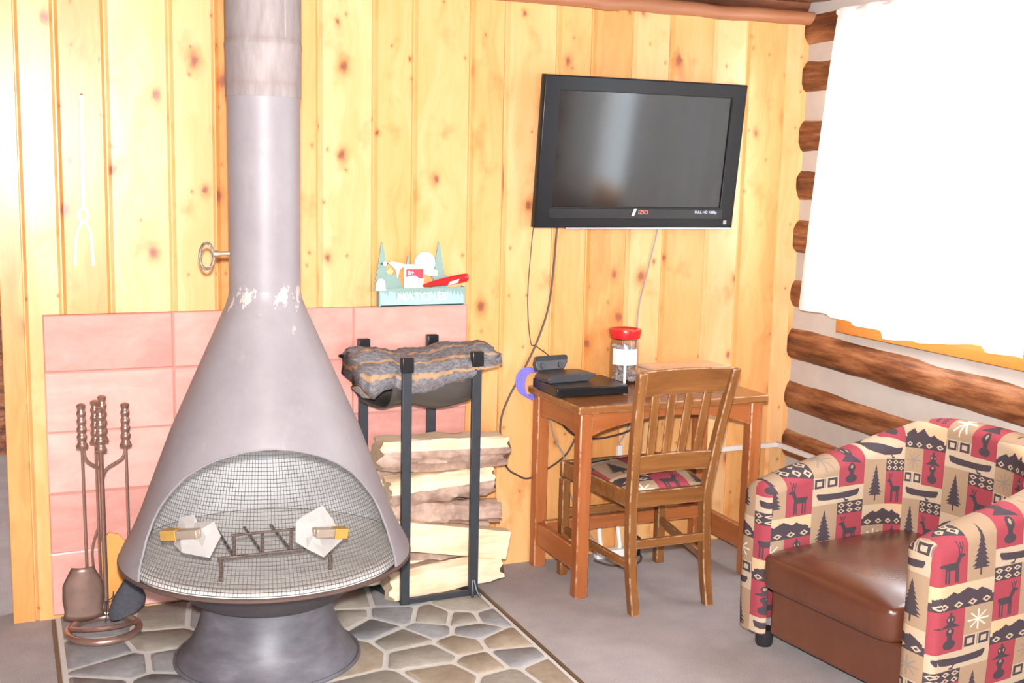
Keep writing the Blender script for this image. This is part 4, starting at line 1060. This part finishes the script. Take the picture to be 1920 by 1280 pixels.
# ================================================================== ARMCHAIR (local frame: +x is the way it faces)
AC = thing('tub_armchair', 'barrel armchair in red and tan lodge fabric with brown leather seat', 'armchair', (1.904, -1.385, 0), PI + .115, world=False)
def plan():
    P = []
    for k in range(14): P.append(Vector((.385 - .435 * k / 14, .432)))
    for k in range(61):
        a = PI / 2 - PI * k / 60; c, s_ = math.cos(a), math.sin(a); e = 2 / 2.5
        P.append(Vector((-.05 - .345 * abs(c) ** e, (.432 if s_ > 0 else .405) * math.copysign(abs(s_) ** e, s_))))
    for k in range(1, 15): P.append(Vector((-.05 + .435 * k / 14, -.405)))
    return P
PL = plan(); m_ = len(PL)
Ls = [0.]
for a, b in zip(PL, PL[1:]): Ls.append(Ls[-1] + (b - a).length)
def hgt(p):
    T_ = [(-.42, .800), (-.39, .795), (-.33, .770), (-.27, .738), (-.13, .694), (.07, .660), (.25, .630), (.34, .610), (.40, .592)]
    for (a, b), (c, d) in zip(T_, T_[1:]):
        if a <= p.x <= c: return b + (d - b) * (p.x - a) / (c - a)
    return .592
TH, RTOP = .118, .048
def section(i):
    p = PL[i]; t_ = (PL[min(i + 1, m_ - 1)] - PL[max(i - 1, 0)]).normalized(); nrm = Vector((t_.y, -t_.x))
    c = Vector((-.05 if p.x < -.05 else p.x, 0))
    if nrm.dot(c - p) < 0: nrm = -nrm
    h = hgt(p); out = []
    th = TH + .020 * max(0, min(1, -p.x / .35))
    zo = [.062 + (h - RTOP - .062) * k / 12 for k in range(13)]
    for z in zo: out.append((-.010 * math.sin(PI * (z - .06) / (h - .06)), z, z))
    for k in range(1, 12):
        a = PI * k / 12; out.append((th / 2 - (th / 2 + .004) * math.cos(a), h - RTOP + RTOP * math.sin(a) * 1.05, None))
    lean = .045 * max(0, min(1, -p.x / .35))
    for k in range(11):
        z = h - RTOP - (h - RTOP - .24) * k / 10; out.append((th + lean * k / 10 * .3, z, z))
    V = []; vv = []
    arc = 0.
    for k, (o, z, v) in enumerate(out):
        q = p + nrm * o; V.append((q.x, q.y, z))
    for k, (o, z, v) in enumerate(out): vv.append(v if v is not None else h - RTOP + .085 * ((k - 12) / 12 if k <= 18 else (24 - k) / 12))
    return V, vv
SEC = [section(i) for i in range(m_)]
w = MB(); rows = [s_[0] for s_ in SEC]
w.grid(rows, uvf=lambda r, c: (1.0 + Ls[r] * (1.0), SEC[r][1][c] + .035))
uvn = len(w.f)
# wrapped front ends of the arms, slightly rounded
for i, sgn in ((0, 1), (m_ - 1, -1)):
    V = [Vector(q) for q in SEC[i][0]]; low = [Vector((V[-1].x, V[-1].y, .062))]
    V = V + low; n = len(V); cy = sum(q.y for q in V) / n
    def capu(y, sg): return 1.0 - (.432 - y) if sg > 0 else 1.0 + Ls[-1] + (y + .405)
    def ring(f, dx): return [Vector((q.x + dx, cy + (q.y - cy) * f, q.z - (.0 if q.z < .1 else (1 - f) * .05))) for q in V]
    R_ = [V, ring(.97, .010), ring(.86, .020), ring(.55, .026)]
    b0 = len(w.v); w.grid(R_, uvf=lambda r, c, R_=R_, sgn=sgn: (capu(R_[r][c % n].y, sgn), R_[r][c % n].z + .035), closed=True)
    f0 = b0 + 3 * n; w.face([f0 + k for k in range(n)], [(capu(R_[3][k].y, sgn), R_[3][k].z + .035) for k in range(n)])
build('upholstered_shell', w, FABRIC, AC, merge=.0003, angle=75, label='patchwork fabric with canoes, deer and pine trees')
def plump(name, lo, hi, r, dome, mat, nx=26, seg=5, front=0.):
    b = MB(); b.box(lo, hi); bm = bmesh.new(); vs = [bm.verts.new(p) for p in b.v]
    for f in b.f: bm.faces.new([vs[k] for k in f])
    bmesh.ops.subdivide_edges(bm, edges=bm.edges[:], cuts=9, use_grid_fill=True)
    L, H_ = Vector(lo), Vector(hi)
    for v in bm.verts:
        p = v.co; c = Vector((min(max(p.x, L.x + r), H_.x - r), min(max(p.y, L.y + r), H_.y - r), min(max(p.z, L.z + r), H_.z - r)))
        d = p - c
        if d.length > 1e-6: v.co = c + d.normalized() * r if sum(abs(k) > 1e-6 for k in d) > 1 else p
        u_, w_ = (v.co.x - (L.x + H_.x) / 2) / (H_.x - L.x) * 2, (v.co.y - (L.y + H_.y) / 2) / (H_.y - L.y) * 2
        if v.co.z > (L.z + H_.z) / 2: v.co.z += dome * (1 - abs(u_) ** 3) * (1 - abs(w_) ** 3)
    q = MB(); bm.verts.index_update(); q.add([v.co for v in bm.verts])
    for f in bm.faces: q.face([v.index for v in f.verts])
    bm.free(); return build(name, q, mat, AC, sub=1, angle=180)
plump('seat_cushion', (-.27, -.298, .232), (.432, .306, .372), .042, .028, LEATHER)
w = MB(); w.box((-.28, -.284, .062), (.372, .311, .236)); build('seat_base', w, LEATHER, AC, bevel=.012, seg=4)
for x, y in ((.345, .365), (.345, -.335), (-.26, .26), (-.26, -.26)):
    w = MB(); w.lathe([(.026, 0), (.031, .012), (.033, .062)], (x, y, 0), 20); build('foot', w, BLACKF, AC)

# ================================================================== CURTAIN
CX = 2.245
RODT = thing('curtain_rod', 'thin white curtain rod with ball end above the window', 'curtain rod', (CX, -1.4, 2.295))
w = MB(); w.tube([(CX, -.385, 2.297), (CX, -2.30, 2.297)], .0075, 10); build('rod', w, WHITE, RODT)
for y in (-.378, -2.31):
    w = MB(); w.lathe([(.002, -.014), (.011, -.009), (.014, 0), (.011, .009), (.002, .014)], (CX, y, 2.297), 16); build('finial', w, CREAM, RODT)
for y in (-.47, -2.22):
    w = MB(); w.beam((CX, y, 2.285), (XC + .02, y, 2.285), .014, .012); build('bracket', w, WHITE, RODT)
def curtain(y0t, y0b, y1, label, seed):
    rows = []; nz, ny = 30, 150; hem = [(0., 1.077), (.2, 1.066), (.45, 1.047), (.47, 1.020), (.72, 1.040), (.90, 1.068), (.93, 1.045), (1., 1.050)]
    for k in range(nz + 1):
        t_ = k / nz; row = []
        for j in range(ny + 1):
            q = j / ny
            if seed == 0:
                ztop = 2.310; zb = next(a[1] + (b[1] - a[1]) * (q * 1.10 - a[0]) / (b[0] - a[0]) for a, b in zip(hem, hem[1:] + [(1.3, 1.05)]) if a[0] <= q * 1.10 <= b[0])
            else: ztop, zb = 2.310, 1.05 + .01 * math.sin(q * 9)
            z = ztop + (zb - ztop) * t_
            ys = y0t + (y0b - y0t) * (t_ ** .8); y = ys + (y1 - ys) * q
            x = CX - .012 - (.006 + .012 * t_) * math.sin(q * 44 + seed) - .010 * math.sin(q * 17 + 1.3 + t_) * t_
            row.append((x, y, z))
        rows.append(row)
    b = MB(); b.grid(rows); return tag(build('curtain', b, CURTAIN, angle=180), label, 'curtain', 'white curtains at the window')
curtain(-.392, -.250, -1.47, 'white curtain panel glowing in daylight at the right edge of view', 0)
curtain(-1.80, -1.80, -2.24, 'narrow white curtain panel at the far right end of the window', 2)

# ================================================================== CORDS AND SMALL THINGS
def cord(name, label, pts, r, mat, cat='cord', k=8): b = MB(); b.tube(pts, r, 6, k); return tag(build(name, b, mat), label, cat)
cord('looping_cable', 'dark cord hanging in a long loop from the television past the desk', [(1.183, -.012, 1.44), (1.183, -.012, 1.402), (1.161, -.010, 1.118), (1.117, -.010, .965), (1.055, -.010, .834), (.987, -.010, .715), (.953, -.010, .617), (.958, -.010, .50), (.985, -.010, .42), (1.03, -.010, .385), (1.08, -.010, .365), (1.153, -.010, .39), (1.26, -.010, .46), (1.33, -.010, .60)], .0042, CORDM)
cord('thin_cable', 'thin brown cord dropping from the television to the black dock', [(1.085, -.009, 1.44), (1.074, -.009, 1.359), (1.061, -.009, 1.12), (1.078, -.010, .944), (1.100, -.012, .925), (1.135, -.05, .895), (1.150, -.085, .868)], .0022, CORDM)
cord('hanging_cable', 'thin grey cord from the television down behind the jar', [(1.657, -.010, 1.44), (1.655, -.010, 1.397), (1.616, -.008, 1.221), (1.583, -.008, 1.085), (1.575, -.008, .971), (1.572, -.008, .80), (1.57, -.007, .60), (1.50, -.008, .47)], .0036, CORDG)
w = MB()
for k in range(5):
    c0 = Vector((1.068 + .004 * k, -.016 - .005 * k, .778 - .003 * k)); w.tube([c0 + Vector((.052 * math.cos(a) * (1 - .05 * k), -.003 * math.sin(a * 2), .058 * math.sin(a))) for a in [2 * PI * j / 28 for j in range(28)]], .0042, 6, closed=True)
tag(build('network_cable', w, CORDB), 'coiled violet blue cable hung behind the left desk corner', 'cable')
cord('black_cable', 'black cord looping under the desk top', [(1.20, -.03, .70), (1.22, -.03, .60), (1.30, -.022, .53), (1.40, -.02, .515), (1.52, -.02, .53), (1.60, -.02, .56)], .0045, CORDM)
cord('grey_cable', 'grey cord hanging beside the left back desk leg', [(1.16, -.03, .70), (1.17, -.03, .60), (1.20, -.022, .52), (1.24, -.02, .45), (1.25, -.02, .36), (1.29, -.02, .25), (1.36, -.02, .12), (1.40, -.03, .06)], .0036, CORDG)
cord('curled_cable', 'black cord curled on the carpet under the desk', [(1.36, -.10, .006), (1.40, -.18, .006), (1.50, -.20, .006), (1.57, -.13, .006), (1.58, -.06, .006), (1.52, -.03, .02)], .0048, CORDM)
PB = thing('power_strip', 'white power strip on the carpet under the desk', 'power strip', (1.46, -.06, 0))
w = MB(); w.box((1.38, -.085, 0), (1.53, -.045, .035)); build('body', w, WHITE, PB, bevel=.006)
w = MB(); w.tube([(1.41, -.065, .03), (1.405, -.05, .13), (1.44, -.04, .185), (1.49, -.04, .15), (1.505, -.05, .06), (1.50, -.06, .03)], .010, 8, 6); build('cord', w, WHITE, PB)
AD = thing('power_adapter', 'black power adapter with white tag beside the white power strip', 'adapter', (1.56, -.075, 0))
w = MB(); w.box((1.535, -.10, 0), (1.585, -.05, .085)); build('body', w, PLASTIC, AD, bevel=.006)
w = MB(); w.box((1.540, -.1022, .015), (1.565, -.1002, .060)); build('tag', w, LILAC, AD, smooth=False)
# white raceway along the walls
w = MB(); w.box((1.50, -.014, .408), (XC - .030, -.0005, .428)); w.box((XC - .045, -.50, .408), (XC - .030, -.0005, .428)); w.box((1.50, -.014, .408), (1.522, -.0005, .475))
tag(build('cable_raceway', w, WHITE, smooth=False), 'white cable raceway running along the pine wall behind the desk', 'cable raceway')
# hanging string ornament on the left boards
HO = thing('string_hanging', 'white string hanger with wire tongs on the left pine boards', 'wall hanging', (-.635, -.012, 1.28))
w = MB(); w.tube([(-.630, -.006, 1.86), (-.634, -.010, 1.65), (-.636, -.012, 1.475)], .007, 8, 6); build('string', w, STRING, HO)
w = MB(); w.tube([(-.637 + .015 * math.cos(a), -.012, 1.452 + .024 * math.sin(a)) for a in [2 * PI * k / 20 for k in range(20)]], .0055, 8, closed=True)
for s_ in (-1, 1): w.tube([(-.637 + .004 * s_, -.012, 1.43), (-.637 + .022 * s_, -.012, 1.39), (-.638 + .028 * s_, -.012, 1.32), (-.638 + .030 * s_, -.012, 1.276)], .0055, 8, 6)
build('wire_tongs', w, STRING, HO)
w = MB(); w.lathe([(.002, -.008), (.006, 0), (.002, .004)], (-.630, -.006, 1.862), 10); build('nail', w, STEEL, HO)

# ================================================================== LIGHT
def light(name, kind, energy, loc, rot=None, color=(1, 1, 1), target=None, **kw):
    l = bpy.data.lights.new(name, kind); l.energy = energy; l.color = color
    for k, v in kw.items(): setattr(l, k, v)
    o = bpy.data.objects.new(name, l); COL.objects.link(o); o.location = loc
    if target: o.rotation_euler = (Vector(target) - Vector(loc)).to_track_quat('-Z', 'Y').to_euler()
    elif rot: o.rotation_euler = rot
    return o
CAMP = Vector((-.89569, -4.38172, 1.65067))
light('camera_flash', 'SPOT', 1020, CAMP + Vector((0, .02, .13)), target=(.1, 0, 1.45), color=(1., .975, .95), spot_size=math.radians(150), spot_blend=.6, shadow_soft_size=.035)
light('window_daylight', 'AREA', 85, (3.0, -1.2, 1.75), target=(0, -1.3, 1.2), color=(.90, .95, 1.), shape='RECTANGLE', size=2.2, size_y=1.4)
light('front_fill_light', 'AREA', 90, (-.8, -7.1, 1.5), target=(-.6, 0, 1.2), color=(.92, .96, 1.), shape='RECTANGLE', size=2.7, size_y=1.3)  # added fill lamp outside the unseen front opening
W = bpy.data.worlds.new('sky'); SC.world = W; W.use_nodes = True
bg = W.node_tree.nodes['Background']; bg.inputs[0].default_value = (.86, .93, 1., 1); bg.inputs[1].default_value = 14.

# ================================================================== CAMERA
cd = bpy.data.cameras.new('camera'); cd.sensor_width = 36; cd.lens = 2215.18 * 36 / 1920; cd.clip_start = .05
cam = bpy.data.objects.new('camera', cd); COL.objects.link(cam)
r_ = Vector((.91888116, -.39392313, .02195396)); u_ = Vector((.03768712, .14302909, .98900069)); f_ = Vector((.3927303, .90794672, -.14627257))
cam.matrix_world = Matrix(((r_.x, u_.x, -f_.x, CAMP.x), (r_.y, u_.y, -f_.y, CAMP.y), (r_.z, u_.z, -f_.z, CAMP.z), (0, 0, 0, 1)))
SC.camera = cam
for o in bpy.data.objects:
    if 'world_built' in o: del o['world_built']
vs = SC.view_settings; vs.view_transform = 'Standard'; vs.look = 'None'; vs.gamma = 1; vs.use_curve_mapping = False; vs.exposure = 0.
